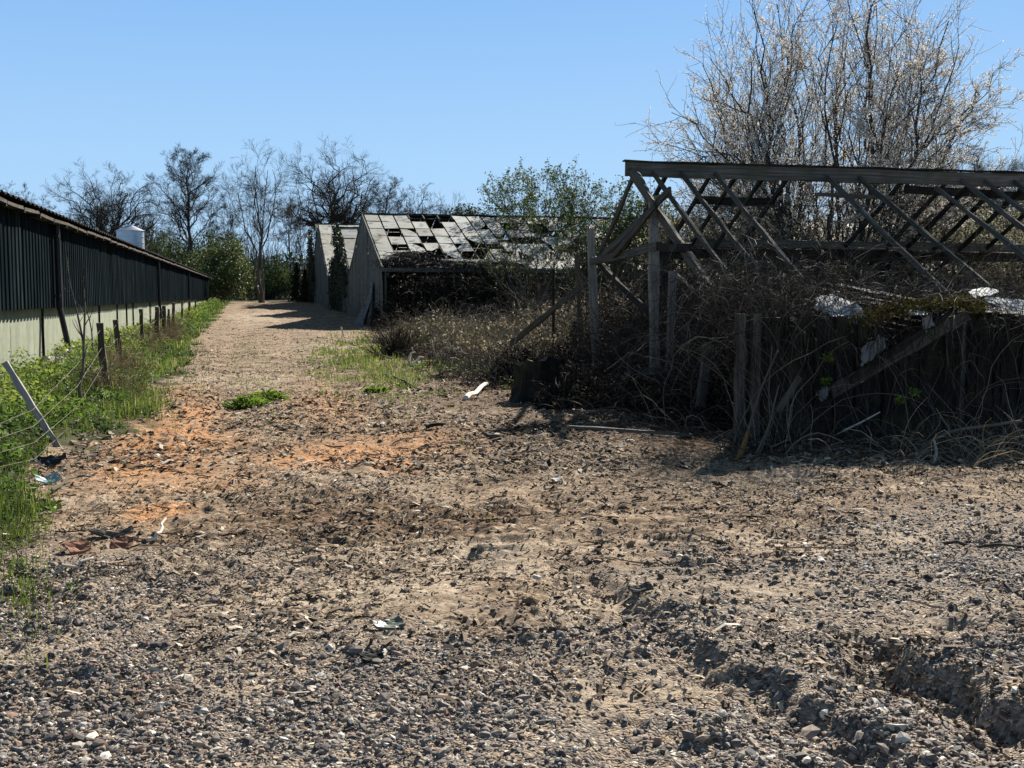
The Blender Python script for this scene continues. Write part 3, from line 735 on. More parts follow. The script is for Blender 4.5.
# middle house in the row, its gable smothered in ivy
yB0, yB1 = yA_far + .6, yA_far + 17.0
glasshouse('glasshouse', 'middle glasshouse of the row, its narrow gable smothered in dark ivy', XA, yB0, (yB0 + yB1) / 2, yB1, zA_e + .4, zA_a + .35, 26, 1.3, 4, 6, {(2, 1), (3, 2), (1, 3)}, extra_seed=5)
# last house in the row, set closer to the track
yC0 = 92.0; XC = yC0 * math.tan(math.atan((329.5 - 512) / FPX) + YAW); yC1 = 106.0
XC2 = XC
zC_e = at_Y(329.5, 277, yC0)[2]
aC = math.atan((317.5 - 512) / FPX) + YAW
yC1 = XC / math.tan(aC); zC_a = at_Y(317, 225, yC1)[2]
print('GH C', XC, yC0, yC1, zC_e, zC_a)
glasshouse('glasshouse', 'farthest glasshouse of the row, with a tall grey gable and pale steep roof end', XC, yC0, yC1, yC1 + 10, zC_e, zC_a, 16, 1.5, 5, 6, {(4, 1), (3, 3), (5, 2), (2, 4)}, extra_seed=8)

# ------------------------------------------------------------------ bare greenhouse frame
def build_frame():
    X0 = XA; r = at_X(627, 169, X0); Yr = float(r[1]); Zr = float(at_Y(640, 169.5, Yr)[2]); sl_ = .565
    zg = gz(X0, Yr)
    t = thing('greenhouse_frame', (X0, Yr, zg), 'bare rotting timber greenhouse frame with long ridge board and slanting rafters', 'greenhouse frame')
    m = MB(); m.beam((X0 - .02, Yr, Zr), (X0 + 26, Yr, Zr + .02), .045, .235, (0, 0, 1), 50, .006, .02); m.build('ridge_board', M['wood'], t)
    m = MB(); m.beam((X0 - .06, Yr, Zr + .13), (X0 + 26, Yr, Zr + .13), .11, .035, (0, 0, 1), 50, .005); m.build('ridge_cap', M['wood_dark'], t)
    def rafter(x, y_end, name='rafter', w=.042, h=.08, mt='wood', lat=0., y_start=None):
        s = 1 if y_end > Yr else -1
        ys = Yr + s * .04 if y_start is None else y_start
        z0 = Zr - .02 - abs(ys - Yr) * sl_; z1 = Zr - .02 - abs(y_end - Yr) * sl_ + RNG.normal(0, .03); lat = lat + RNG.normal(0, .03)
        m = MB(); m.beam((x, ys, z0), (x + lat, y_end, z1), w, h, (0, 0, 1), 7, .005, RNG.uniform(0, .03)); m.build(name, M[mt], t)
    # near slope: where each rafter leaves the ridge is read off the photograph
    for px, length, lat in ((652, 3.4, 0), (680, 3.3, 0), (714, 3.5, .0), (826, 3.9, 0), (858, 3.6, .1), (961, 3.7, 0), (984, 3.7, 0), (1013, 3.6, 0)):
        p = at_Y(px, 172, Yr); rafter(p[0], Yr - length, lat=lat)
    x = at_Y(1013, 172, Yr)[0]
    for k in range(1, 9): rafter(x + k * .72, Yr - 3.7)
    p = at_Y(925, 172, Yr); rafter(p[0], Yr - 3.9, y_start=Yr - .35, lat=.25)
    # the gable rafter, mossy and doubled up with an old wall plate
    rafter(X0 + .06, Yr - 3.9, w=.07, h=.14)
    # far slope
    for px, length in ((668, 2.2), (712, 3.4), (738, 2.6), (765, 3.4), (790, 3.2), (905, 2.0), (950, 3.4), (975, 3.2), (1003, 3.2), (1030, 3.2), (1060, 3.2)):
        p = at_Y(px, 175, Yr); rafter(p[0], Yr + length, mt='wood_dark')
    for q0, q1, dx in (((603, 255), (670, 190), -.05), ((613, 256), (654, 206), -.11), ((600, 252), (633, 178), .12)):
        m = MB(); m.beam(at_X(*q0, X0 + dx), at_X(*q1, X0 + dx), .045, .10, (0, 0, 1), 7, .007, .02); m.build('rafter', M['wood'], t)
    # far plate, a pair of boards on posts
    Yp = float(at_X(590, 300, X0)[1]); Zp = float(at_Y(760, 243.5, Yp)[2])
    m = MB(); m.beam((X0 + 2.0, Yp, Zp), (X0 + 26, Yp, Zp - .02), .12, .16, (0, 0, 1), 40, .009, .03); m.build('valley_plate', M['wood'], t)
    m = MB(); m.beam((X0 + 1.4, Yp + .25, Zp - .2), (X0 + 26, Yp + .25, Zp - .24), .05, .2, (0, 0, 1), 40, .009); m.build('valley_board', M['wood_dark'], t)
    m = MB(); q0 = at_Y(697, 200, Yp + 1); q1 = at_Y(775, 203, Yp + 1); m.beam(q0, q1, .04, .17, (0, 0, 1), 6, .006); m.build('purlin', M['wood_dark'], t)
    m = MB(); q0 = at_Y(815, 194, Yr - .4); q1 = at_Y(892, 198, Yr - .2); m.beam(q0, q1, .03, .07, (0, 0, 1), 6, .005); m.build('batten', M['wood'], t)
    m = MB(); q0 = at_Y(905, 189.5, Yr + 1.6); q1 = at_Y(1100, 200, Yr + 1.6); m.beam(q0, q1, .04, .16, (0, 0, 1), 12, .006); m.build('purlin', M['wood_dark'], t)
    m = MB(); m.tubes(np.array([at_Y(640, 206, Yr + .3), at_Y(900, 206, Yr + .3), at_Y(1100, 207, Yr + .3)]), np.full(3, .008), 5); m.build('tension_wire', M['wire'], t)
    # posts
    def post(px0, py0, px1, py1, Y, w_, mt='wood', name='post'):
        a = at_Y(px0, py0, Y); b_ = at_Y(px1, py1, Y); b_[2] = min(b_[2], gz(b_[0], b_[1]) - .05)
        m = MB(); m.beam(b_, a, w_, w_ * .8, (0, 1, 0), 8, .006); m.build(name, M[mt], t)
    Y2 = float(at_X(653, 300, X0)[1])
    post(653.5, 196, 654.5, 398, Y2, .14, 'wood_post'); post(590.5, 229, 597, 394, Yp, .135, 'wood_post'); post(577, 254, 583, 380, Yp + .4, .09)
    post(666, 255, 666, 400, Y2 + 1.8, .14, 'wood_dark'); post(673, 271, 668, 402, Y2 - .6, .10, 'wood_post')
    post(722, 268, 722, 380, Yp, .08, 'wood_dark'); post(851, 250, 852, 380, Yp, .12, 'wood_dark'); post(553.5, 268, 553.5, 375, Yp + 6, .06, 'wood_dark')
    post(818, 252, 818, 380, Yp + 1.2, .2, 'wood_dark'); 
    # gable tie and braces
    def bar(p, q, w_, h_, name, mt='wood'):
        m = MB(); m.beam(p, q, w_, h_, (0, 0, 1), 8, .006, .02); m.build(name, M[mt], t)
    bar(at_X(591, 261, X0 - .05), at_X(657, 246, X0 - .05), .05, .13, 'gable_tie')
    bar(at_X(657, 246, X0 - .03), at_X(690, 247, X0 - .0), .05, .12, 'gable_tie', 'wood_dark')
    bar(at_X(594, 258, X0 + .08), at_X(648, 312, X0 + .08), .05, .12, 'brace', 'wood_dark')
    bar(at_X(672, 272, X0 + .3), at_X(745, 340, X0 + .3), .05, .10, 'brace', 'wood_dark')
    bar(at_X(638, 175, X0 - .06), at_X(655, 205, X0 - .08), .05, .1, 'brace')
    # long plank that has slipped from the gable
    a = at_X(586, 283, X0 - .15); b_ = at_depth(511, 344, 22.5)
    m = MB(); m.beam(b_, a, .05, .105, (0, 0, 1), 8, .006)
    o = m.build('fallen_plank', M['wood']); tag(o, 'long grey plank slanting down from the frame into the scrub', 'plank')
    return t, X0, Yr, Zr, Yp, Zp
frame, FX, FYR, FZR, FYP, FZP = build_frame()

# ------------------------------------------------------------------ collapsed lean-to
def ragged(m, poly, n, jit, wave):
    """A torn, creased sheet with an uneven edge and real thickness."""
    n = np.asarray(n, float); n /= np.linalg.norm(n); k = len(poly); B = []
    for i in range(k):
        for u in np.linspace(0, 1, 6)[:-1]: B.append(poly[i] * (1 - u) + poly[(i + 1) % k] * u)
    B = np.array(B); c = B.mean(0); tj = RNG.normal(0, jit, B.shape); B = B + tj - np.outer(tj @ n, n)
    rings = [B, c + (B - c) * .66, c + (B - c) * .33]; q = len(B); V = np.concatenate(rings + [c[None]])
    e1 = np.cross(n, [.3, .5, .8]); e1 /= np.linalg.norm(e1); e2 = np.cross(n, e1); a = (V - c) @ e1; b_ = (V - c) @ e2
    V = V + np.outer(wave * 2.2 * fbm(a * 3 + c[0], b_ * 3 + c[2], 5, 3) + wave * .9 * np.abs(fbm(a * 9, b_ * 4 + c[0], 7, 2)), n)
    i = np.arange(q); j = (i + 1) % q; Q = np.concatenate([np.stack([i, j, j + q, i + q], 1), np.stack([i + q, j + q, j + 2 * q, i + 2 * q], 1)]); T = np.stack([i + 2 * q, j + 2 * q, np.full(q, 3 * q)], 1)
    N_ = len(V); W_ = np.concatenate([V, V - n * .006]); S_ = np.stack([i, i + N_, j + N_, j], 1)
    m.add(W_, np.concatenate([Q, Q[:, ::-1] + N_, S_]), np.concatenate([T, T[:, ::-1] + N_]))
def build_shed():
    p0 = at_depth(741, 440, 12.0); YS = float(p0[1]); xs0 = float(p0[0]); xs1 = float(at_Y(1230, 440, YS)[0])
    zg = gz(xs0 + 1.5, YS)
    t = thing('collapsed_shed', ((xs0 + xs1) / 2, YS, zg), 'collapsed low plank shed with mossy roof under bramble stems', 'shed')
    ap = at_Y(960, 314, YS); lo = at_Y(836, 386, YS)
    top_l = at_Y(745, 316, YS)[2]
    m = MB(); x = xs0
    while x < xs1:
        ww = RNG.uniform(.09, .14)
        zt = top_l if x < lo[0] + .3 else min(lo[2] + (ap[2] - lo[2]) * (x - lo[0]) / (ap[0] - lo[0]), ap[2]) if x < ap[0] else ap[2] - .05
        zt = max(zt, lo[2] + .3) if x < lo[0] + .3 else zt
        m.beam((x + ww / 2, YS + RNG.normal(0, .012), zg - .2), (x + ww / 2 + RNG.normal(0, .028), YS + RNG.normal(0, .03), zt - abs(RNG.normal(0, .05)) - (.3 if RNG.random() < .06 else 0)), ww * .97, .022, (0, 1, 0), 5, .005); m.beam((x + ww, YS + .06, zg - .2), (x + ww, YS + .06, zt - .02), ww * 1.05, .02, (0, 1, 0), 3, .003); x += ww  # second plank row behind is added to stop light through the gaps
    m.build('plank_wall_and_light_stop', M['wood_dark'], t)
    m = MB(); m.beam(lo + np.array([-.1, -.07, -.06]), ap + np.array([.05, -.07, 0]), .045, .14, (0, 0, 1), 8, .006); m.build('barge_board', M['wood'], t)
    m = MB(); m.beam(lo + np.array([.1, -.12, .06]), ap + np.array([-.15, -.11, .05]), .03, .07, (0, 0, 1), 8, .006); m.build('barge_batten', M['wood_dark'], t)
    m = MB(); q = at_Y(963, 322, YS - .06); m.beam((q[0], q[1], zg - .1), q, .055, .05, (0, 1, 0), 6, .004); m.build('corner_post', M['wood'], t)
    for px in (741, 756):
        m = MB(); q = at_Y(px, 314, YS - .06); m.beam((q[0], q[1], zg - .15), q, .10, .07, (0, 1, 0), 8, .006); m.build('corner_post', M['wood'], t)
    # roof: boards under moss running back from the fallen gable
    m = MB()
    for k in range(12):
        xa = lo[0] - .1 + (ap[0] - lo[0]) * k / 11; za = lo[2] + (ap[2] - lo[2]) * k / 11 + .06
        m.beam((xa, YS - .02, za + .25 * (1 - k / 11)), (xa, YS + 2.6, za + .3), .16, .03, (0, 0, 1), 5, .006)
    for k in range(9):
        m.beam((ap[0] + k * .2, YS - .03, ap[2] + .03 - .015 * k), (ap[0] + k * .2, YS + 2.6, ap[2] + .12), .19, .03, (0, 0, 1), 5, .006)
    m.build('roof_board', M['wood_dark'], t)
    # moss mounds along the top
    c = []; 
    for _ in range(5200):
        px = RNG.uniform(845, 985); u = RNG.random()
        base = np.interp(px, [845, 880, 930, 965, 985], [315, 307, 303, 300, 305]); y = base + RNG.normal(0, 3.5) + abs(RNG.normal(0, 3)) + (8 * RNG.random() if px < 885 else 0)
        c.append(at_depth(px, y, 12.3 + u * 1.5 - .02 * (y - base)))
    m = MB(); m.leaves(np.array(c), RNG.uniform(.02, .055, len(c)), fold=.6, aspect=.9); m.build('moss', M['moss'], t)
    # glazing sheets lying on the roof
    for poly, d in (([(817, 297), (831, 295.5), (863, 308), (868, 325), (846, 321), (829, 313), (814, 309)], (12.6, 12.8, 12.5, 12.2, 12.2, 12.3, 12.4)),
                    ([(966, 295), (982, 286.5), (997, 292), (990, 296), (976, 298)], (13.1, 13.4, 13.4, 13.1, 12.9)),
                    ([(984, 299), (1003, 297), (1030, 303), (1032, 313), (1008, 312), (990, 305)], (12.8, 12.9, 13.1, 12.8, 12.7, 12.7)),
                    ([(907, 311), (922, 308.5), (929, 311), (926, 315), (912, 316)], (12.3, 12.4, 12.4, 12.3, 12.2)),
                    ([(884, 305), (905, 302), (915, 303.5), (897, 307)], (13.2, 13.4, 13.4, 13.2))):
        P3 = np.array([at_depth(x_, y_, d_) for (x_, y_), d_ in zip(poly, d)])
        cc = P3.mean(0); u_, s_, vt = np.linalg.svd(P3 - cc); nrm = vt[2]; P3 = P3 - np.outer((P3 - cc) @ nrm, nrm)
        m = MB(); ragged(m, P3, nrm, .012, .018); m.build('roof_sheet', M['sheet'], t)
    for poly in ([(858, 366), (865, 346), (878, 337), (888, 340), (884, 349), (870, 361)], [(817, 392), (824, 385), (830, 387), (827, 396), (821, 403)], [(920, 318), (932, 314), (934, 324), (925, 332)]):
        P3 = np.array([at_Y(x_, y_, YS - .14) for x_, y_ in poly]); m = MB(); ragged(m, P3, np.array([0, -1., 0]), .014, .022); m.build('torn_sheet', M['rag'], t)
    return t, xs0, xs1, YS, ap, lo
shed, SX0, SX1, SYS, SAP, SLO = build_shed()

# ------------------------------------------------------------------ wire fence along the barn
def build_fence():
    posts = [(100, 323, 107, 394, .1), (115.5, 320, 122, 371, .1), (141, 309, 143, 354, .1), (157, 307, 156.5, 345, .13), (164, 306, 164, 341, .12), (168.5, 309, 169, 338, .08), (173.5, 302.5, 173, 334, .1), (182, 300, 182, 324, .1), (189, 299, 189, 319, .1), (195.5, 298.5, 195.5, 314, .1)]
    g0 = on_ground(107, 394)
    t = thing('wire_fence', g0, 'old wire fence with leaning mossy posts in the verge before the barn', 'fence')
    tops, feet = [], []
    for px0, py0, px1, py1, w_ in posts:
        f = on_ground(px1, py1); d = (f - CAM) @ F; a = at_depth(px0, py0, d)
        f = f - np.array([0, 0, .15])
        m = MB(); m.beam(f, a, w_, w_ * .9, (0, 1, 0), 8, .007, rnd=RNG.random()); m.build('post', M['post'], t)
        tops.append(a); feet.append(f)
    tops = np.array(tops); feet = np.array(feet)
    # strands run from post to post, slack, and on toward the camera where the fence has fallen
    start = on_ground(35, 470); start2 = start + np.array([-.4, -2.2, .2])
    for q, s0 in ((.92, .55), (.7, .4), (.48, .25), (.25, .1)):
        pts = [start2 + np.array([0, 0, s0 * .4]), start + np.array([0, 0, s0])]
        for a, b in zip(tops, feet):
            c = b + (a - b) * q
            if len(pts) > 1: pts.append((pts[-1] + c) / 2 + np.array([RNG.normal(0, .03), 0, -.05 - .1 * RNG.random()]))
            pts.append(c)
        m = MB(); m.tubes(np.array(pts), np.full(len(pts), .0028), 4); m.build('wire', M['wire'], t)
    return tops, feet
FT, FF = build_fence()

# ------------------------------------------------------------------ single planks, stakes and scraps
def beam_thing(name, p, q, w_, h_, mt, label, cat, up=(0, 0, 1), seg=8, jit=.004, group=None):
    m = MB(); m.beam(p, q, w_, h_, up, seg, jit); return tag(m.build(name, M[mt]), label, cat, group)
g = on_ground(61, 447); dd = (g - CAM) @ F
beam_thing('fence_stake', g - np.array([0, 0, .06]), at_depth(4.5, 362, dd), .062, .04, 'wood_pale', 'pale bleached fence stake leaning over into the nettles', 'stake', (0, 1, 0))
def ground_stick(name, ends, r, mt, label, cat, k=7, wob=.012, lift=.0, mids=3, taper=.6, fork=()):
    """A branch through given picture points, each resting on or above the ground by the given height."""
    P = []
    for px, py, up in ends:
        p = on_ground(px, py); p[2] += up; P.append(p)
    P = np.array(P); s = np.linspace(0, len(P) - 1, (len(P) - 1) * mids + 1)
    Q = np.stack([np.interp(s, np.arange(len(P)), P[:, i]) for i in range(3)], 1)
    Q[1:-1] += RNG.normal(0, wob, (len(Q) - 2, 3)); Q[:, 2] += lift + r * .6
    m = MB(); m.tubes(Q, r * np.linspace(1, taper, len(Q)), k, cap=True)
    for f in fork:
        m.tubes(np.array(f), np.linspace(r * .7, r * .25, len(f)), k, cap=True)
    return tag(m.build(name, M[mt], smooth=False), label, cat)
def rel(px, py, d): return at_depth(px, py, d)
# forked white branch, standing half up
g = on_ground(406, 366); d = (g - CAM) @ F
m = MB()
m.tubes(np.array([rel(418, 361, d), rel(413, 366, d - .05), rel(409, 366, d), rel(409, 359, d), rel(411, 355, d)]), np.array([.02, .03, .035, .028, .014]), 7, cap=True)
m.tubes(np.array([rel(411, 366, d), rel(417, 361, d + .05), rel(419, 357, d), rel(424, 357.5, d)]), np.array([.032, .03, .025, .014]), 7, cap=True)
m.tubes(np.array([rel(409, 365, d), rel(409.5, 358, d + .1), rel(411, 353, d), rel(415.5, 352, d)]), np.array([.03, .026, .02, .01]), 7, cap=True)
tag(m.build('forked_branch', M['bone'], smooth=True), 'bleached white forked branch standing up by the scrub', 'branch')
ground_stick('branch', [(466, 399, 0), (478, 393, .03), (487, 389, .06)], .045, 'bone', 'short thick bleached stick lying on the dark mulch', 'branch', taper=.8)
ground_stick('branch', [(492, 352, .1), (496, 345, .35), (497.5, 341, .5)], .05, 'bone', 'short white stick poking upright out of the scrub pile', 'branch')
ground_stick('branch', [(383, 375, 0), (396, 380, .02), (409, 385, 0), (421, 391, 0)], .035, 'bark_light', 'thin grey branch along the edge of the green grass patch', 'branch')
ground_stick('branch', [(366, 351, .02), (378, 358, .05), (392, 364, .1)], .03, 'bark_light', 'thin curved branch just beyond the green grass patch', 'branch')
beam_thing('broken_board', on_ground(566, 431) + [0, 0, .05], on_ground(693, 439) + [0, 0, .04], .07, .035, 'wood', 'long thin grey board lying in shade at the foot of the brambles', 'board')
ground_stick('branch', [(944, 546, .01), (985, 548, .02), (1030, 551, .015)], .012, 'bark', 'long thin straight dark stick lying flat on the gravel edge', 'branch')
ground_stick('branch', [(52, 495, .03), (75, 482, .03), (97, 476, .02)], .014, 'bark_light', 'thin brown stick lying beside the verge near the litter', 'branch')
ground_stick('branch', [(53, 573, .01), (75, 568, .015), (93, 562, .02)], .012, 'pale_stick', 'thin pale stick on bare soil below the rusty scraps', 'branch')
ground_stick('branch', [(148, 545, .03), (160, 541, .04), (166, 528, .06)], .014, 'pale_stick', 'small hooked pale twig just beyond the rusty scraps', 'branch')
ground_stick('branch', [(427, 430, .01), (443, 428, .03)], .03, 'wood_dark', 'short dark rotten stick lying on the wood chips', 'branch')
ground_stick('branch', [(487, 437, .01), (503, 441, .03)], .03, 'wood', 'short grey stick beside the shadow of the brambles', 'branch')
def scrap(name, px, py, size, mt, label, cat, curl=.3, n=7, tilt=.4, spin=0., aspect=.5):
    g = on_ground(px, py); u = np.linspace(-.5, .5, n); v = np.linspace(-.5, .5, n)
    A, B = np.meshgrid(u, v); ca, sa = math.cos(spin), math.sin(spin)
    edge = 1 + .25 * fbm(A * 5 + px, B * 5 + py, 3, 2)
    x = A * size * edge; y = B * size * aspect * edge
    z = size * (curl * (A ** 2) * 2 + tilt * B * aspect + .12 * fbm(A * 4 + px, B * 4, 4, 2)) 
    z = z - z.min() - .004
    V = np.stack([g[0] + x * ca - y * sa, g[1] + x * sa + y * ca, g[2] + z], -1).reshape(-1, 3)
    i = (np.arange(n - 1) * n)[:, None] + np.arange(n - 1)[None]; Q = np.stack([i, i + 1, i + 1 + n, i + n], -1).reshape(-1, 4)
    m = MB(); m.add(V, Q); m.add(V + [0, 0, .012], Q[:, ::-1])
    b0 = [k for k in range(n)] ; ring = [(0, k) for k in range(n)] + [(k, n - 1) for k in range(1, n)] + [(n - 1, k) for k in range(n - 2, -1, -1)] + [(k, 0) for k in range(n - 2, 0, -1)]
    idx = [a * n + b for a, b in ring]; k2 = len(idx)
    m.Fq.append(np.array([(idx[j], idx[(j + 1) % k2], idx[(j + 1) % k2] + n * n, idx[j] + n * n) for j in range(k2)]))
    return tag(m.build(name, M[mt]), label, cat)
scrap('rusty_scrap', 78, 551, .14, 'rust', 'tilted rust brown scrap near the verge corner', 'scrap', tilt=.5, spin=.5, curl=.15, aspect=.7)
scrap('rusty_scrap', 122, 548, .13, 'rust', 'dark rusty scrap lodged beside grey bark pieces', 'scrap', tilt=.55, spin=-.2, curl=.12, aspect=.7)
scrap('bark_piece', 112, 537, .26, 'wood', 'flat grey bark slab lying behind the rusty scraps', 'bark', tilt=.25, spin=.1, aspect=.3)
scrap('torn_plastic', 388, 628, .15, 'plastic_green', 'crumpled faded green plastic scrap trodden into the dirt', 'plastic scrap', curl=.2, tilt=.2, spin=.3, aspect=.6)
scrap('plastic_litter', 47, 484, .20, 'plastic_aqua', 'crumpled aqua plastic litter at the verge edge', 'litter', curl=.3, spin=.4)
scrap('plastic_tray', 48, 467, .30, 'plastic_black', 'flat black plastic tray half buried in the nettles', 'tray', curl=.2, tilt=.5, spin=-.3, aspect=.4)
scrap('bark_piece', 371, 660, .10, 'wood_dark', 'small dark curled bark piece on the dirt before the green plastic', 'bark', curl=.2, spin=.4)
scrap('bark_piece', 640, 590, .14, 'wood', 'brown splintered bark piece lying on pale dirt', 'bark', curl=.2, spin=.2, aspect=.35)
scrap('bark_piece', 556, 482, .13, 'pale_stick', 'pale bark flake lying among the wood chips', 'bark', curl=.3, spin=.8, aspect=.45)
for px, py, h_, lab in ((320, 312, 5, 'tiny pale marker stake beside the farthest gable'), (344, 336, 9, 'slim leaning pale stake before the ivy covered gable')):
    g = on_ground(px, py); d = (g - CAM) @ F
    beam_thing('marker_stake', g - [0, 0, .05], at_depth(px - (0 if h_ == 5 else 3), py - h_, d), .07, .05, 'pale_stick', lab, 'stake', (0, 1, 0), 3)
# grey sheet sagging at the foot of the near gable
g = at_X(364, 318, XA - .25)
m = MB(); n = 9; A, B = np.meshgrid(np.linspace(0, 1, n), np.linspace(0, 1, n))
yy = YA + 3.6 + A * 2.6 * (1 - .6 * B); zz = gz(XA, YA + 4) + .02 + 2.3 * B - .0 * A; xx = XA - .18 - .75 * (1 - B) ** 2 * (.7 + .5 * np.sin(A * 9)) - .1 * np.sin(A * 14 + B * 5) * (1 - B)
i = (np.arange(n - 1) * n)[:, None] + np.arange(n - 1)[None]; Q = np.stack([i, i + 1, i + 1 + n, i + n], -1).reshape(-1, 4)
V = np.stack([xx, yy, zz], -1).reshape(-1, 3); m.add(V, Q); m.add(V + [.02, 0, 0], Q[:, ::-1])
tag(m.build('torn_sheet', M['rag'], smooth=True), 'grey torn sheet sagging down the foot of the plank gable', 'sheet')
# stump
def build_stump():
    g = on_ground(540, 402); d = (g - CAM) @ F
    t = thing('tree_stump', g, 'broad dark cut tree stump with pale rim at the edge of the brambles', 'stump')
    k = 28; a = np.arange(k) * 2 * np.pi / k
    r = .33 * (1 + .12 * np.sin(3 * a + 1) + .06 * np.sin(7 * a))
    c = at_depth(536, 398, d + .3); zt = at_depth(530, 363, d)[2]
    m = MB(); V = []
    for q, z in ((1.45, g[2] - .1), (1.12, g[2] + .15), (1., (g[2] + zt) / 2), (.98, zt)):
        r = .33 * (1 + .12 * np.sin(3 * a + 1) + .06 * np.sin(7 * a) + .035 * np.sin(17 * a + z * 4)) * (1 + (.25 * np.sin(4 * a) if q > 1.3 else 0))
        V.append(np.stack([c[0] + r * q * np.cos(a), c[1] + r * q * np.sin(a), z + ((.07 * np.sin(a + 2.4) + .03 * np.sin(5 * a) + .02 * np.sin(11 * a + 1)) if z == zt else 0) + 0 * a], 1))
    i = np.arange(k); Q = np.concatenate([np.stack([i + j * k, (i + 1) % k + j * k, (i + 1) % k + (j + 1) * k, i + (j + 1) * k], 1) for j in range(3)])
    V = np.concatenate(V); lc = np.stack([V[:, 2], np.tile(a, 4) * .4, np.zeros(len(V))], 1)
    m.add(V, Q, None, lc); m.build('trunk', M['wood_dark'], t)
    m = MB(); top = V[-k:]; m.add(np.concatenate([top + [0, 0, .003], [top.mean(0) + [0, 0, .0]]]), None, [(j, (j + 1) % k, k) for j in range(k)]); m.build('cut_face', M['wood'], t)
build_stump()
# pale rubble against the barn wall
def build_rubble():
    m = MB(); C = []
    for _ in range(160):
        px = RNG.uniform(44, 82); p = at_X(px, 355, XW + RNG.uniform(.1, .9)); C.append((p[0], p[1], gz(p[0], p[1]) + RNG.uniform(0, .3) * (1 - abs(px - 66) / 22)))
    for _ in range(70):
        px = RNG.uniform(108, 135); p = at_X(px, 335, XW + RNG.uniform(.1, .7)); C.append((p[0], p[1], gz(p[0], p[1]) + RNG.uniform(0, .3)))
    rocks(m, np.array(C), RNG.uniform(.1, .34, len(C)), .7); tag(m.build('rubble', M['rubble']), kind='stuff')
build_rubble()
#PART3
def grow(P0, D, length, r0, N, wander, trop, r1=.35):
    n = len(P0); st = (length / (N - 1))[:, None]; P = [P0.copy()]; p = P0.copy(); d = D / np.linalg.norm(D, axis=1, keepdims=True)
    for k in range(N - 1):
        d = d + RNG.normal(0, wander, (n, 3)) + np.array([0, 0, trop]); d /= np.linalg.norm(d, axis=1, keepdims=True)
        p = p + d * st; P.append(p.copy())
    return np.stack(P, 1), r0[:, None] * np.linspace(1, r1, N)
def spawn(P, Rr, n, t0, t1, ang, lenf, N, wander, trop, rf=.7, rmin=.01, taper=.45, r1=.4, lmin=.3):
    Mp, Np, _ = P.shape; plen = np.linalg.norm(np.diff(P, axis=1), axis=2).sum(1)
    t = (t0 + (t1 - t0) * (np.arange(n)[None] + RNG.random((Mp, n))) / n); f = t * (Np - 1); i = np.minimum(f.astype(int), Np - 2); u = f - i; r_ = np.arange(Mp)[:, None]
    a = P[r_, i]; b = P[r_, i + 1]; p = a + (b - a) * u[..., None]; tg = (b - a) / (np.linalg.norm(b - a, axis=2, keepdims=True) + 1e-9)
    rr = Rr[r_, i] * (1 - u) + Rr[r_, i + 1] * u
    q = RNG.normal(size=(Mp, n, 3)); q -= tg * (q * tg).sum(2, keepdims=True); q /= np.linalg.norm(q, axis=2, keepdims=True) + 1e-9
    an = (ang * RNG.uniform(.65, 1.3, (Mp, n)))[..., None]; d = tg * np.cos(an) + q * np.sin(an)
    ln = np.maximum(lenf * plen[:, None] * (1.1 - taper * t) * RNG.uniform(.65, 1.2, (Mp, n)), lmin)
    r0 = np.maximum(rr * rf * RNG.uniform(.7, 1., (Mp, n)), rmin)
    return grow(p.reshape(-1, 3), d.reshape(-1, 3), ln.ravel(), r0.ravel(), N, wander, trop, r1)
# ------------------------------------------------------------------ scatter on the ground
def area(n, d0, d1, half=.56, pad=1.0):
    d = np.exp(RNG.uniform(math.log(d0), math.log(d1), n)); s = RNG.uniform(-1, 1, n) * (half * d + pad)
    return s * math.cos(YAW) + d * math.sin(YAW), -s * math.sin(YAW) + d * math.cos(YAW), s, d
def on(x, y, up=0.): return np.stack([x, y, ground_h(x, y) + up], -1)
def in_view_lane(x, y):          # where the bare soil is, between the verge and the scrub
    return (x > verge_edge(y) - .25) & (x < np.interp(y, [0, 9, 11, 13, 16, 22, 30, 45, 60], [30, 30, 9, 8, 4.2, 3.4, 3.9, 4.6, 5.8]))
def build_gravel():
    x, y, s, d = area(210000, 3.2, 9.0)
    keep = RNG.random(len(x)) < np.clip(gravel_mask(x, y) * 1.05 + .03, 0, 1) * np.clip(.5 + 1.7 * fbm(x * 1.5, y * 1.5, 41, 4), .10, 1) * (1 - .8 * pale_mask(x, y))
    x, y = x[keep], y[keep]
    sz = np.clip(np.exp(RNG.normal(math.log(.0125), .52, len(x))), .006, .06)
    m = MB(); rocks(m, on(x, y, 0) + np.stack([0 * x, 0 * x, sz * .04], -1), sz, .6)
    tag(m.build('gravel', M['stone']), kind='stuff')
    x, y, s, d = area(16000, 8, 40)
    keep = in_view_lane(x, y) & (RNG.random(len(x)) < .45)
    x, y = x[keep], y[keep]; sz = np.clip(np.exp(RNG.normal(math.log(.02), .4, len(x))), .008, .07)
    m = MB(); rocks(m, on(x, y, .002), sz, .6); tag(m.build('pebbles', M['stone']), kind='stuff')
build_gravel()
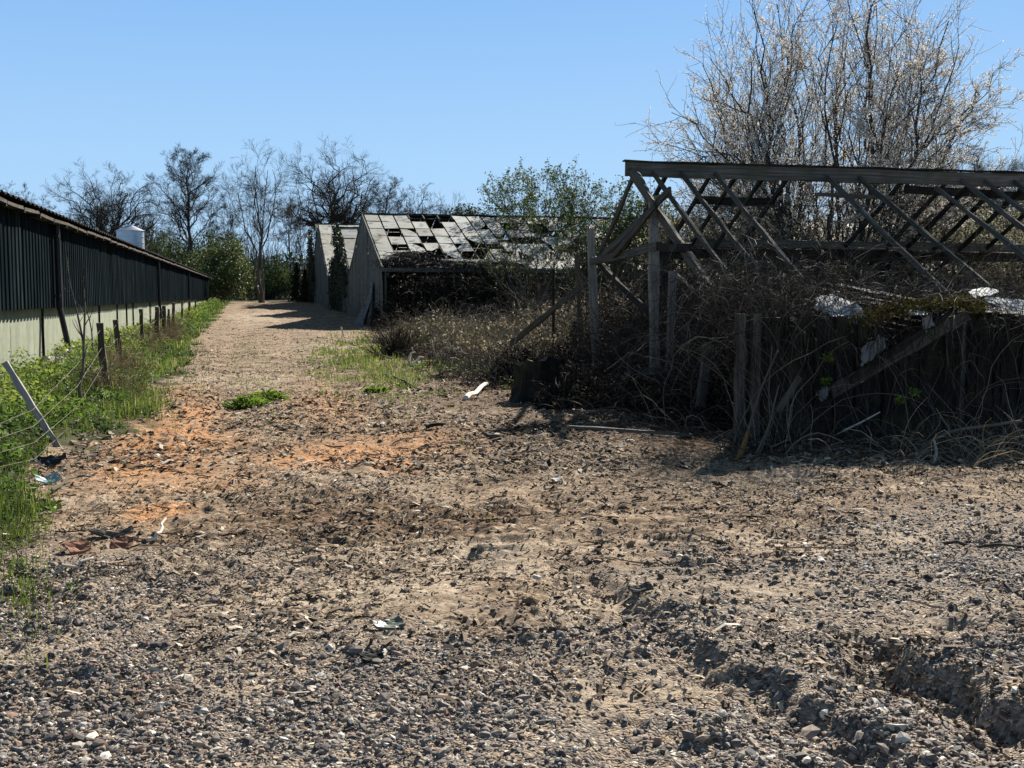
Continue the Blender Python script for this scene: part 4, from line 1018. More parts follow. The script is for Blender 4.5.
def build_clods():
    x, y, s, d = area(42000, 3.4, 22)
    mask = np.clip(.03 + 1.6 * (fbm(x * 1.3, y * 1.8, 51, 4) - .04), .01, 1)
    for px, py, sx, sy, w_ in ((400, 520, 1.6, .5, .9), (320, 512, .9, .5, .8), (250, 500, .6, .4, .5), (640, 560, 1.3, 1.0, .6), (760, 560, 1.2, .6, .5), (100, 545, .5, .3, .5)):
        p = on_ground(px, py); mask = np.maximum(mask, w_ * np.exp(-((x - p[0]) / sx) ** 2 - ((y - p[1]) / sy) ** 2))
    mask = mask * (1 - .9 * pale_mask(x, y)) * .36 * np.where(s > .9 - .3 * (d - 5), 1.3, .8)
    keep = in_view_lane(x, y) & (RNG.random(len(x)) < mask)
    x, y = x[keep], y[keep]; sz = np.clip(np.exp(RNG.normal(math.log(.019), .5, len(x))), .008, .06)
    m = MB(); rocks(m, on(x, y, .004), sz, .75, .3); 
    # broken soil along the rut bank
    d2 = RNG.uniform(3.4, 5.1, 420); s2 = 1.66 + (4.75 - d2) * .16 + RNG.normal(.03, .10, 420)
    x2 = s2 * math.cos(YAW) + d2 * math.sin(YAW); y2 = -s2 * math.sin(YAW) + d2 * math.cos(YAW)
    rocks(m, on(x2, y2, .004), np.exp(RNG.normal(math.log(.016), .5, 420)).clip(.008, .045), .8, .3)
    tag(m.build('soil_clods', M['clod'], smooth=False), kind='stuff')
build_clods()
def slivers(m, P, ln, wd, curl=.2, tilt=.25, rnd=None):
    n = len(P); a = RNG.random(n) * 2 * np.pi
    t = np.stack([np.cos(a), np.sin(a), RNG.normal(0, tilt, n)], 1); nn = np.stack([-np.sin(a), np.cos(a), RNG.normal(0, .35, n)], 1)
    l = ln[:, None]; w_ = wd[:, None]; up = np.array([0, 0, 1.])
    c = P + up * (curl * l * RNG.random((n, 1)) + .002)
    b = nn * (RNG.normal(0, .12, (n, 1)) * l)
    V = np.stack([P - t * l / 2 - nn * w_ / 2, P - t * l / 2 + nn * w_ / 2, c + b + nn * w_ / 2, c + b - nn * w_ / 2, P + t * l / 2 + nn * w_ / 3, P + t * l / 2 - nn * w_ / 3], 1)
    i = np.arange(n) * 6
    Q = np.concatenate([np.stack([i, i + 1, i + 2, i + 3], 1), np.stack([i + 3, i + 2, i + 4, i + 5], 1)])
    rn = RNG.random(n) if rnd is None else rnd
    m.add(V.reshape(-1, 3), Q, None, None, np.repeat(rn, 6))
def build_chips():
    x, y, s, d = area(300000, 4.2, 40)
    g = gravel_mask(x, y)
    keep = in_view_lane(x, y) & (RNG.random(len(x)) < (1 - .8 * g) * (1 - .75 * np.clip(orange_mask(x, y), 0, 1)) * np.clip(.6 + 1.6 * fbm(x * 1.1, y * 1.1, 61, 4), .15, 1))
    x, y = x[keep], y[keep]; n = len(x)
    ln = np.clip(np.exp(RNG.normal(math.log(.026), .62, n)), .008, .16); wd = np.clip(ln * RNG.uniform(.08, .4, n), .003, .02)
    m = MB(); slivers(m, on(x, y, .003), ln, wd); tag(m.build('wood_chips', M['chip']), kind='stuff')
    x, y, s, d = area(110000, 10, 110, .3, 3); keep = in_view_lane(x, y) & (RNG.random(len(x)) < np.clip(.5 + 1.6 * fbm(x * .7, y * .5, 63, 4), .05, 1)); x, y = x[keep], y[keep]; n = len(x)
    ln = np.clip(np.exp(RNG.normal(math.log(.06), .5, n)), .02, .25); m = MB(); slivers(m, on(x, y, .004), ln, np.clip(ln * RNG.uniform(.1, .5, n), .006, .04)); tag(m.build('coarse_chips', M['chip']), kind='stuff')
    # longer shredded sticks
    x, y, s, d = area(5200, 5.2, 34); keep = in_view_lane(x, y) & (RNG.random(len(x)) < (1 - .8 * gravel_mask(x, y)) * np.clip(.35 + 1.8 * fbm(x * .8, y * .8, 71, 3), .05, 1))
    x, y = x[keep], y[keep]; n = len(x)
    a = RNG.random(n) * np.pi; l = np.exp(RNG.normal(math.log(.13), .5, n)).clip(.05, .5)
    u = np.linspace(-.5, .5, 5); P = np.stack([x[:, None] + np.cos(a)[:, None] * u * l[:, None], y[:, None] + np.sin(a)[:, None] * u * l[:, None]], -1) + np.cumsum(RNG.normal(0, .006, (n, 5, 2)), 1)
    z = ground_h(P[..., 0], P[..., 1]) + .006 + np.abs(RNG.normal(0, .008, (n, 5)))
    m = MB(); m.tubes(np.concatenate([P, z[..., None]], -1), np.broadcast_to((RNG.uniform(.002, .007, n))[:, None] * np.array([1, 1, .95, .8, .6]), (n, 5)), 4)
    tag(m.build('shredded_sticks', M['chip']), kind='stuff')
build_chips()

# ------------------------------------------------------------------ green verge
def verge_density(x, y): return sstep(.22, -.45, x - verge_edge(y) + fbm(x * 1.1, y * .7, 6, 3) * 1.0)
def build_verge():
    n = 90000
    y = np.exp(RNG.uniform(math.log(6.2), math.log(112), n)); xl = np.interp(y, [6, 10, 15, 25, 112], [-4.2, -5, -5.6, XW - .0, XW])
    xl = np.maximum(xl, XW + .12); x = xl + (verge_edge(y) + .5 - xl) * RNG.random(n) ** .8
    cl = np.clip(.5 + 1.7 * fbm(x * 1.6, y * 1.2, 81, 4), 0, 1)
    keep = RNG.random(n) < verge_density(x, y) * (.25 + .75 * cl) * sstep(5.8, 7.2, y); x, y, cl = x[keep], y[keep], cl[keep]; n = len(x)
    edge = sstep(.1, -1.2, x - verge_edge(y))
    hgt = (.05 + .42 * edge * cl) * (.75 + .5 * (vnoise(x * .9, y * .5, 83) + .5)) * np.where(y < 9, .8, 1)
    big = x < -2.0 - .02 * y
    up = hgt * RNG.random(n) ** .6
    sz = np.clip(np.exp(RNG.normal(math.log(.055), .35, n)), .02, .13) * np.clip(y / 22, 1, 2.2)
    rn = np.clip(.15 + .75 * up / .5 + RNG.normal(0, .18, n) + .10 + .5 * fbm(x * .7, y * .5, 85, 3), 0, 1)
    m = MB(); m.leaves(on(x, y, 0) + np.stack([0 * x, 0 * x, up], -1), sz, rn, flat=.45, fold=.3, aspect=.6)
    tag(m.build('nettles', M['leaf']), kind='stuff')
    n = 90000
    y = np.exp(RNG.uniform(math.log(6.0), math.log(125), n)); ed = verge_edge(y); x = ed + RNG.uniform(-2.2, .55, n)
    keep = (RNG.random(n) < verge_density(x, y) * np.clip(.6 + 1.4 * fbm(x * 1.3, y, 91, 3), .1, 1)) & (x > XW + .1); x, y = x[keep], y[keep]
    # the tufts growing on the track itself
    X2, Y2, H2 = [x], [y], [np.exp(RNG.normal(math.log(.13), .4, len(x)))]
    for px0, px1, py0, py1, k, hh in ((322, 400, 340, 372, 9500, .10), (372, 425, 366, 392, 1600, .09), (225, 275, 340, 372, 700, .05), (240, 285, 372, 395, 350, .05), (425, 470, 388, 396, 100, .06), (210, 310, 296, 303, 2500, .2), (0, 42, 500, 580, 2600, .05), (330, 380, 330, 345, 500, .08), (112, 158, 384, 416, 2600, .09), (160, 195, 335, 372, 2000, .09)):
        a = on_ground((px0 + px1) / 2, py0); b = on_ground((px0 + px1) / 2, py1); c = on_ground(px0, (py0 + py1) / 2); e = on_ground(px1, (py0 + py1) / 2)
        u = RNG.normal(0, .36, k); v = RNG.normal(0, .36, k); ctr = (c + e) / 2
        xx = ctr[0] + (e - c)[0] * u + (a - b)[0] * v; yy = ctr[1] + (e - c)[1] * u + (a - b)[1] * v
        kk = RNG.random(k) < np.clip(.5 + 2.5 * fbm(xx * 1.7, yy * 1.1, 95, 3), 0, 1)
        X2.append(xx[kk]); Y2.append(yy[kk]); H2.append(hh * np.exp(RNG.normal(0, .4, kk.sum())))
    x = np.concatenate(X2); y = np.concatenate(Y2); h_ = np.concatenate(H2).clip(.02, .4)
    m = MB(); m.blades(on(x, y, -.005), h_, 1.0, .0035 * np.clip(y / 11, 1, 5), np.clip(RNG.normal(.5, .22, len(x)) + .5 * fbm(x * .8, y * .5, 97, 3), 0, 1))
    tag(m.build('grass', M['grass']), kind='stuff')
    # dead stems tangled round the post feet and along the wire
    m = MB(); P0 = []
    for (f, k) in [(f, 130 if i < 6 else 50) for i, f in enumerate(FF)]:
        P0.append(np.stack([f[0] + RNG.normal(.06, .22, k), f[1] + RNG.normal(0, .4, k), np.full(k, f[2] + .1)], 1))
    for i in range(len(FF) - 1):
        k = 60; u = RNG.random((k, 1)); q = FF[i] * (1 - u) + FF[i + 1] * u; q = q + RNG.normal(0, .15, (k, 3)) * [1, 1, 0]; q[:, 2] += .1; P0.append(q)
    P0 = np.concatenate(P0); P0[:, 2] = ground_h(P0[:, 0], P0[:, 1])
    n = len(P0); P = arc_stems(P0, RNG.uniform(.25, .95, n), .8, .5, 7)
    m.tubes(P, np.broadcast_to(RNG.uniform(.002, .006, n)[:, None], (n, 7)), 3, np.clip(RNG.normal(.6, .25, n), 0, 1))
    tag(m.build('dead_stems', M['drygrass']), kind='stuff')
def arc_stems(P0, length, spread, droop, N=10, wander=.10, lean=None):
    n = len(P0); a = RNG.random(n) * 2 * np.pi
    d = np.stack([np.cos(a), np.sin(a), np.zeros(n)], 1) * (spread * RNG.random(n) ** .7)[:, None] + np.array([0, 0, 1.])
    if lean is not None: d = d + lean
    d /= np.linalg.norm(d, axis=1, keepdims=True)
    st = (length / (N - 1))[:, None]; P = [P0.copy()]; p = P0.copy()
    for k in range(N - 1):
        d = d + RNG.normal(0, wander, (n, 3)) + np.array([0, 0, -1.]) * droop * (k / N) * 1.0
        d /= np.linalg.norm(d, axis=1, keepdims=True); p = p + d * st
        zz = ground_h(p[:, 0], p[:, 1], False) + .02; p[:, 2] = np.maximum(p[:, 2], zz); P.append(p.copy())
    return np.stack(P, 1)
build_verge()
def weed(px, py, w_, n, label):
    g = on_ground(px, py); m = MB(); k = n; a = RNG.random(k) * 2 * np.pi; r = RNG.random(k) ** .5 * w_
    C = np.stack([g[0] + r * np.cos(a), g[1] + r * np.sin(a), np.zeros(k)], 1); C[:, 2] = ground_h(C[:, 0], C[:, 1]) + RNG.random(k) * .13 * (1 - (r / w_) ** 2) + .015
    A = np.stack([np.cos(a), np.sin(a), RNG.uniform(.1, 1.1, k)], 1)
    m.leaves(C, RNG.uniform(.06, .15, k), np.clip(RNG.normal(.75, .15, k), 0, 1), fold=.3, aspect=.4, A=A)
    return tag(m.build('weed_clump', M['leaf'], origin=g), label, 'weed')
weed(247, 406, .34, 420, 'larger bright green weed clump growing in the middle of the track')
weed(268, 399, .30, 260, 'flatter weed clump beside the bigger one in the track')
weed(376, 392, .22, 120, 'small low weed clump by the thin grey branch')

# ------------------------------------------------------------------ brambles and scrub
def blob_points(blobs, n, shell=0.):
    w_ = np.array([b[2] * b[3] for b in blobs]); idx = RNG.choice(len(blobs), n, p=w_ / w_.sum()); B = np.array(blobs)[idx]
    a = RNG.random(n) * 2 * np.pi; r = RNG.random(n) ** .5
    x = B[:, 0] + B[:, 2] * r * np.cos(a); y = B[:, 1] + B[:, 3] * r * np.sin(a)
    top = B[:, 4] * np.sqrt(np.clip(1 - r ** 2.5, 0, 1)) * (.8 + .7 * (fbm(x * 1.1, y * 1.1, 101, 3) + .15))
    return x, y, top
def blob(px, d, rx, ry, h):
    p = at_depth(px, 300, d); return (p[0], p[1], rx, ry, h)
def thicket(name, blobs, n_stem, n_leaf, stem_mat='bramble', leaf_mat='deadleaf', r=(.002, .008), spread=1.3, droop=.3, leaf=(.02, .06), rbias=0., lbias=0., lenf=(.8, 1.7), N=10, leaf_pow=.6, wander=.24, twigs=3):
    x, y, top = blob_points(blobs, n_stem)
    P0 = np.stack([x, y, ground_h(x, y, False)], 1)
    P = arc_stems(P0, (top + .15) * RNG.uniform(*lenf, n_stem), spread, droop, N, wander)
    rr = RNG.uniform(*r, n_stem)[:, None] * np.linspace(1, .45, N)
    m = MB(); m.tubes(P, rr, 3, np.clip(RNG.beta(1.6, 2.4, n_stem) + rbias, 0, 1))
    if twigs:
        P2, R2 = spawn(P, rr, twigs, .3, 1., .8, .28, 5, .22, .0, .6, r[0] * .8, lmin=.12); m.tubes(P2, R2, 3, np.clip(RNG.beta(1.8, 2.2, len(P2)) + rbias + .05, 0, 1))
    tag(m.build(name + '_stems', M[stem_mat]), kind='stuff')
    if n_leaf:
        x, y, top = blob_points(blobs, n_leaf); z = top * RNG.random(n_leaf) ** leaf_pow
        C = np.stack([x, y, ground_h(x, y, False) + z], 1)
        m = MB(); m.leaves(C, RNG.uniform(*leaf, n_leaf), np.clip(RNG.beta(1.5, 2.2, n_leaf) + lbias, 0, 1), fold=.4, aspect=.6)
        tag(m.build(name + '_leaves', M[leaf_mat]), kind='stuff')
# tangle inside and before the bare frame
def iblob(X, Y, rx, ry, h): return (X, Y, rx, ry, h)
FB = [iblob(7.6, 20.6, 1.2, 1.4, 1.75), iblob(7.3, 18.6, 1.0, 1.2, 1.65), iblob(7.4, 16.6, 1.1, 1.3, 1.7), iblob(7.2, 14.6, 1.0, 1.2, 1.95), iblob(6.6, 13.2, .9, .9, 1.5), iblob(6.9, 15.9, .7, .9, 2.0), iblob(6.9, 17.6, .7, .9, 2.0), iblob(9.0, 19, 1.2, 1.6, 1.8), iblob(8.6, 15.4, 1.1, 1.3, 1.8),
      iblob(5.9, 15.3, .6, .9, .55), iblob(5.6, 17.4, .6, 1.0, .5), iblob(5.5, 13.6, .5, .7, .45), iblob(5.9, 20.5, .6, 1.2, .6), iblob(6.5, 12.3, .6, .6, 1.1), iblob(5.1, 14.4, .6, .9, .5), iblob(5.3, 16.6, .6, 1.1, .5), iblob(5.4, 13.2, .7, .8, .6), iblob(5.7, 12.4, .6, .7, .7), iblob(5.2, 18.9, .6, 1.2, .6), iblob(4.7, 19.6, .6, 1.0, .5), iblob(4.8, 15.4, .35, .6, .4), iblob(4.25, 14.9, .5, .4, .38), iblob(8.4, 17.2, 1.1, 1.6, 2.1), iblob(7.7, 15.6, .9, 1.2, 1.75), iblob(7.3, 22, 1.1, 1.2, 1.5)]
thicket('bramble', FB, 6400, 125000, leaf=(.03, .085), leaf_pow=.8)
FB2 = [blob(770, 14.6, 1.4, 1.2, 1.95), blob(850, 15.2, 1.5, 1.4, 1.8), blob(920, 15.6, 1.5, 1.5, 1.75), blob(1000, 16, 1.7, 1.6, 1.85), blob(1080, 16, 1.6, 1.6, 1.9), blob(640, 21, 1.8, 1.6, 2.2), blob(720, 21.5, 2, 1.8, 2.3),
       blob(810, 22, 2.2, 2, 2.5), blob(900, 22.5, 2.2, 2, 2.5), blob(1000, 23, 2.4, 2, 2.7), blob(1100, 23, 2.4, 2, 2.7)]
thicket('bramble', FB2, 6200, 26000, rbias=.08, leaf=(.03, .08))
# canes flung over the front of the shed
def build_canes():
    n = 620; px = np.where(RNG.random(n) < .8, RNG.uniform(700, 840, n), RNG.uniform(830, 1050, n)); up = np.where(px < 840, RNG.uniform(.8, 1.75, n), RNG.uniform(.3, 1.45, n))
    P0 = np.array([at_depth(p, 300, 12.2 + RNG.uniform(-.35, .9)) for p in px]); P0[:, 2] = up
    P = arc_stems(P0, RNG.uniform(.5, 1.7, n), 1.6, .8, 10, .26, np.array([-.2, -.5, -.2]))
    m = MB(); m.tubes(P, RNG.uniform(.002, .005, n)[:, None] * np.linspace(1, .5, 10), 3, np.clip(RNG.beta(1.4, 2.2, n) + .12 * (RNG.random(n) < .5), 0, 1))
    # dead stems trailing down the face of the wall
    n = 300; px = RNG.uniform(735, 1060, n); P0 = np.array([at_depth(p, 300, 11.9 + .00072 * (p - 735) * 3 + RNG.uniform(-.25, .0)) for p in px]); P0[:, 2] = RNG.uniform(1.0, 1.5, n)
    u = np.linspace(0, 1, 9)[None, :, None]; ln = RNG.uniform(.3, 1.3, n)[:, None, None]; w_ = np.cumsum(RNG.normal(0, .05, (n, 9, 3)), 1) * [1, .5, .6]
    P = P0[:, None] + np.array([0, -.12, -1.]) * ln * u + w_ * ln; P[:, :, 2] = np.maximum(P[:, :, 2], .02); m.tubes(P, RNG.uniform(.002, .005, n)[:, None] * np.linspace(1, .5, 9), 3, np.clip(RNG.beta(1.5, 3., n), 0, 1))
    # upright canes rooted before the wall
    n = 110; px = np.where(RNG.random(n) < .5, RNG.uniform(725, 815, n), RNG.uniform(860, 1050, n)); P0 = np.array([at_depth(p, 300, 11.55 + RNG.uniform(-.3, .3)) for p in px]); P0[:, 2] = ground_h(P0[:, 0], P0[:, 1])
    P = arc_stems(P0, RNG.uniform(.4, 1.9, n), .75, .25, 10, .16)
    m.tubes(P, RNG.uniform(.002, .006, n)[:, None] * np.linspace(1, .4, 10), 3, np.clip(RNG.beta(2.4, 1.5, n), 0, 1))
    tag(m.build('bramble_canes', M['bramble']), kind='stuff')
    # brushwood and litter in the shade at the foot of the wall
    n = 520; px = RNG.uniform(560, 1060, n); d = np.interp(px, [560, 700, 740, 1060], [14.2, 12.6, 11.2, 11.3]) + RNG.normal(0, .35, n)
    P0 = np.array([at_depth(a, 300, b) for a, b in zip(px, d)]); P0[:, 2] = ground_h(P0[:, 0], P0[:, 1]) + .03
    P = arc_stems(P0, RNG.uniform(.2, .9, n), 4., .5, 6, .2); m = MB(); m.tubes(P, RNG.uniform(.002, .008, n)[:, None] * np.linspace(1, .5, 6), 4, np.clip(RNG.beta(2, 1.8, n), 0, 1))
    tag(m.build('brushwood', M['bramble']), kind='stuff')
    n = 150; px = RNG.uniform(890, 1060, n); d = 10.7 + RNG.normal(0, .3, n); P0 = np.array([at_depth(a, 300, b) for a, b in zip(px, d)]); P0[:, 2] = ground_h(P0[:, 0], P0[:, 1]) + .02
    P = arc_stems(P0, RNG.uniform(.2, .75, n), 2.2, .6, 6, .14); m = MB(); m.tubes(P, RNG.uniform(.002, .006, n)[:, None] * np.linspace(1, .5, 6), 3, np.clip(RNG.normal(.7, .2, n), 0, 1)); tag(m.build('dead_bracken', M['drygrass']), kind='stuff')
build_canes()
def build_roof_canes():
    n = 1150; px = RNG.uniform(690, 1060, n); P0 = np.array([at_depth(a, 300, RNG.uniform(12.2, 14.6)) for a in px]); P0[:, 2] = RNG.uniform(1.2, 1.62, n) + np.where(px < 800, .12, 0)
    P = arc_stems(P0, RNG.uniform(.4, 1.1, n), 3.5, 1.0, 8, .3); m = MB(); R_ = RNG.uniform(.002, .006, n)[:, None] * np.linspace(1, .5, 8); m.tubes(P, R_, 3, np.clip(RNG.beta(2, 2, n), 0, 1)); P2, R2 = spawn(P, R_, 3, .2, 1, .8, .3, 4, .2, 0, .6, .002, lmin=.1); m.tubes(P2, R2, 3)
    tag(m.build('bramble_over_shed', M['bramble']), kind='stuff')
build_roof_canes()
def cane(pts, r, mt, name, label, cat, k=7, taper=.55, sub=4):
    P = np.array([at_depth(*q) for q in pts]); s = np.linspace(0, len(P) - 1, (len(P) - 1) * sub + 1)
    # smooth through the points
    Q = np.stack([np.interp(s, np.arange(len(P)), P[:, i]) for i in range(3)], 1)
    for _ in range(2): Q[1:-1] = (Q[:-2] + 2 * Q[1:-1] + Q[2:]) / 4
    m = MB(); m.tubes(Q, r * np.linspace(1, taper, len(Q)), k, cap=True); return tag(m.build(name, M[mt], smooth=True), label, cat)
cane([(906, 470, 10.75), (915, 456, 10.8), (930, 441, 10.85), (955, 430, 10.9), (985, 426, 10.95), (1022, 421, 11)], .026, 'bark_light', 'arching_branch', 'bare grey branch arching low over the brush before the shed wall', 'branch')
cane([(972, 469, 10.8), (985, 454, 10.85), (1005, 449, 10.9), (1030, 440, 11)], .016, 'bark_light', 'branch', 'thin forked grey branch under the arching branch', 'branch')
cane([(968, 466, 10.7), (958, 440, 10.9), (944, 422, 11.0), (936, 408, 11.1)], .013, 'bark_light', 'branch', 'thin pale branch rising through the arching branch', 'branch')
cane([(905, 471, 10.7), (960, 470, 10.72), (1032, 470, 10.75)], .018, 'wood', 'branch', 'long grey stick lying flat along the foot of the brush', 'branch')
cane([(933, 466, 10.6), (937, 452, 10.65), (934, 440, 10.7)], .02, 'pale_stick', 'splintered_stick', 'splintered pale stick standing up at the foot of the brush', 'stick')
cane([(913, 468, 10.6), (921, 465.5, 10.6), (936, 471, 10.55)], .035, 'pale_stick', 'broken_stick', 'short thick pale broken stick lying beside the arching branch', 'stick')
cane([(978, 470, 10.55), (980, 478, 10.45), (976, 484, 10.4)], .018, 'pale_stick', 'broken_stick', 'small hooked pale stick on the soil before the brush', 'stick')
cane([(843, 431, 11.5), (862, 422, 11.5), (880, 412, 11.55)], .012, 'pale_stick', 'branch', 'thin pale straight stick hanging before the dark shed planks', 'branch')
cane([(824, 457, 11.2), (850, 463, 11.1), (878, 470, 11)], .016, 'bark_light', 'branch', 'grey stick lying in the shade below the shed planks', 'branch')
cane([(736, 465, 10.8), (744, 446, 10.9), (748, 432, 10.95)], .034, 'orange_wood', 'snapped_stem', 'snapped orange split stem at the corner of the shed', 'stem', taper=.6)
cane([(745, 440, 10.95), (752, 418, 11.0), (760, 390, 11.2), (778, 350, 11.5)], .017, 'bark_light', 'cane', 'long thin cane bending up from the snapped orange stem', 'cane')
cane([(753, 461, 10.9), (770, 424, 11), (773, 408, 11.1), (779, 385, 11.2)], .013, 'bark_light', 'cane', 'thin cane curving up beside the shed corner', 'cane')
cane([(756, 462, 10.9), (771, 425, 11), (768, 395, 11.2), (772, 345, 11.5)], .011, 'bark_light', 'cane', 'forked thin cane standing before the shed corner post', 'cane')
q0, q1 = at_depth(777, 412, 11.6), at_depth(800, 377, 11.7); beam_thing('broken_board', q0, q1, .07, .03, 'wood', 'short grey board leaning against the dark shed planks', 'board', (0, -1, 0))
q0, q1 = at_depth(700, 408, 13.2), at_depth(708, 345, 13.6); beam_thing('broken_post', q0, q1, .10, .08, 'wood', 'broken grey post standing in the bramble beside the shed', 'post', (0, 1, 0), taper if False else 8)
for px, py, d, lab in ((829, 358, 11.7, 'small green leafy sprig hanging high before the shed planks'), (826, 381, 11.7, 'small green leafy sprig just below the higher hanging sprig'), (915, 393, 11.4, 'rounded green leafy sprig before the dark planks under the barge board'), (900, 399, 11.4, 'small green leafy sprig touching the rounded sprig')):
    c = at_depth(px, py, d); k = 46; m = MB(); m.leaves(c + RNG.normal(0, 1, (k, 3)) * [.03, .028, .024], RNG.uniform(.03, .07, k), np.clip(RNG.normal(.75, .15, k), 0, 1), fold=.3)
    tag(m.build('leaf_sprig', M['leaf']), lab, 'sprig')
# dry scrub before the near glasshouse
SB = [blob(412, 36, 1.3, 2.0, .55), blob(440, 38, 2.0, 2.5, .85), blob(470, 35, 2.2, 2.2, .75), blob(505, 32, 2.0, 2.4, .95), blob(540, 28, 1.8, 2.4, 1.0), blob(530, 24, 1.2, 1.5, .65), blob(480, 29, 1.5, 1.2, .5), blob(445, 31, 1.1, .9, .35), blob(560, 32, 2, 2.5, 1.4), blob(600, 30, 2.4, 3, 1.7),
      blob(430, 46, 2.5, 2.5, 1.2), blob(480, 46, 2.8, 2.5, 1.3), blob(530, 45, 3, 2.5, 1.5), blob(590, 42, 3.2, 2.8, 2.0), blob(660, 38, 3, 3, 2.4), blob(740, 36, 3.4, 3, 2.8), blob(830, 36, 3.6, 3, 3), blob(930, 36, 3.8, 3, 3.), blob(1040, 36, 3.8, 3, 3.)]
thicket('scrub', SB[:10], 3000, 7000, leaf_mat='drygrass', rbias=.62, lbias=-.1, r=(.005, .014), leaf=(.05, .12))
thicket('scrub', SB[10:], 2600, 15000, rbias=.2, lbias=.15, r=(.005, .014), leaf=(.05, .12))
thicket('dry_grass', SB[:9], 5200, 4200, 'drygrass', 'bushleaf', r=(.003, .008), leaf=(.03, .08), lbias=-.1, twigs=0, wander=.12, spread=.9, lenf=(.4, 1.1))
thicket('undergrowth', [blob(430, 54, 2.5, 1.2, 2.4), blob(490, 54, 3, 1.2, 2.5), blob(560, 54, 3.5, 1.2, 2.6), blob(640, 54, 4, 1.2, 2.6), blob(740, 52, 5, 1.2, 2.6), blob(400, 56.5, 1.5, .8, 2.4)], 1500, 20000, rbias=-.1, lbias=-.12, r=(.006, .02), leaf=(.1, .25))
ground_litter = []
thicket('brush_debris', [blob(445, 27, 1.0, 1.2, .28), blob(475, 25, 1.1, 1.4, .34), blob(505, 23, 1.0, 1.4, .42), blob(500, 19.5, .7, .9, .28), blob(470, 21, .8, .9, .2), blob(530, 20.5, .7, 1.0, .55), blob(430, 29, .9, .9, .3)], 1100, 1800, rbias=.3, lbias=.1, r=(.004, .014), spread=3., droop=.4, leaf=(.03, .09), lenf=(1.2, 2.6), twigs=2)
thicket('weeds', [blob(455, 24, 1.2, 1.6, .16), blob(500, 22, 1.1, 1.6, .2), blob(425, 33, 1.2, 1.6, .25), blob(525, 19, .5, .9, .22)], 200, 2600, 'drygrass', 'leaf', leaf=(.03, .08), twigs=0)
def cluster_twigs(px, py, n, w_, h_, label, name='twig_bush'):
    g = on_ground(px, py); P0 = np.repeat(g[None], n, 0) + RNG.normal(0, 1, (n, 3)) * [w_ * .25, w_ * .25, 0]
    P = arc_stems(P0, RNG.uniform(.5, 1., n) * h_, 1.3, .1, 8, .1); m = MB(); m.tubes(P, np.broadcast_to(.008 * np.linspace(1, .4, 8), (n, 8)), 3, np.clip(RNG.normal(.3, .15, n), 0, 1))
    return tag(m.build(name, M['bramble'], origin=g), label, 'bush')
cluster_twigs(397, 357, 260, 1.0, 1.2, 'small round leafless brown bush by the bleached forked branch')

# fallen dead growth on the near glasshouse eaves
def build_eaves_growth():
    m = MB(); n = 1500; px = RNG.uniform(392, 520, n); u = np.where(px < 440, RNG.random(n) ** .7, RNG.random(n) * .35) * np.interp(px, [392, 405, 425, 445, 520], [.4, 1, 1, .6, .3])
    y = YA + u * 2.2; P0 = np.stack([at_Y(400, 268, YA)[0] + (px - 400) / 17 * .87, y, zA_e + .15 + (y - YA) * (zA_a - zA_e) / (yA_ap - YA)], 1)
    d = RNG.normal(0, 1, (n, 3)) * [.5, .4, .16]; P = P0[:, None] + d[:, None] * np.linspace(-1, 1, 6)[None, :, None] + RNG.normal(0, .05, (n, 6, 3)); P[:, :, 2] -= .25 * np.linspace(-1, 1, 6) ** 2
    m.tubes(P, np.full((n, 6), .012), 3, np.clip(RNG.beta(1.5, 2.5, n), 0, 1)); tag(m.build('bramble_on_roof', M['bramble']), kind='stuff')
build_eaves_growth()
# ivy over the middle gable
def build_ivy(name, X, y0, ym, y1, ze, za, n, cover, label):
    y = RNG.uniform(y0, y1, n); top = np.where(y < ym, ze + (za - ze) * (y - y0) / (ym - y0), ze + (za - ze) * (y1 - y) / (y1 - ym)); z0 = gz(X, ym)
    z = z0 + (top + .35 - z0) * RNG.random(n) ** .8; k = np.clip(.62 + 1.6 * fbm(y * .45, z * .6, 111, 4), 0, 1) * cover
    keep = RNG.random(n) < k; y, z = y[keep], z[keep]; n = len(y)
    C = np.stack([X - .12 - np.abs(RNG.normal(0, .16, n)), y, z], 1); m = MB()
    k2 = n // 12; st = C[RNG.choice(n, k2)]; P = np.stack([st + (np.array([0, 0, -.25]) + RNG.normal(0, .05, (k2, 3)) * [.3, 1, 1]) * q for q in range(5)], 1); m.tubes(P, np.full((k2, 5), .02), 3, np.full(k2, .8))
    m.leaves(C, RNG.uniform(.12, .30, n), flat=0.); return tag(m.build(name, M['ivy'], origin=(X, ym, z0)), label, 'ivy')
build_ivy('ivy', XA, yB0 - 1.5, (yB0 + yB1) / 2, yB1 - 1, zA_e + .6, zA_a + .6, 9000, .85, 'dark ivy climbing over the narrow middle gable')
build_ivy('ivy', XC - .1, yC1 - 1, yC1 + 4, yC1 + 9, zC_e + 2.5, zC_a - .5, 9000, .95, 'dark ivy column on the far edge of the farthest gable')
PART3_DONE = True
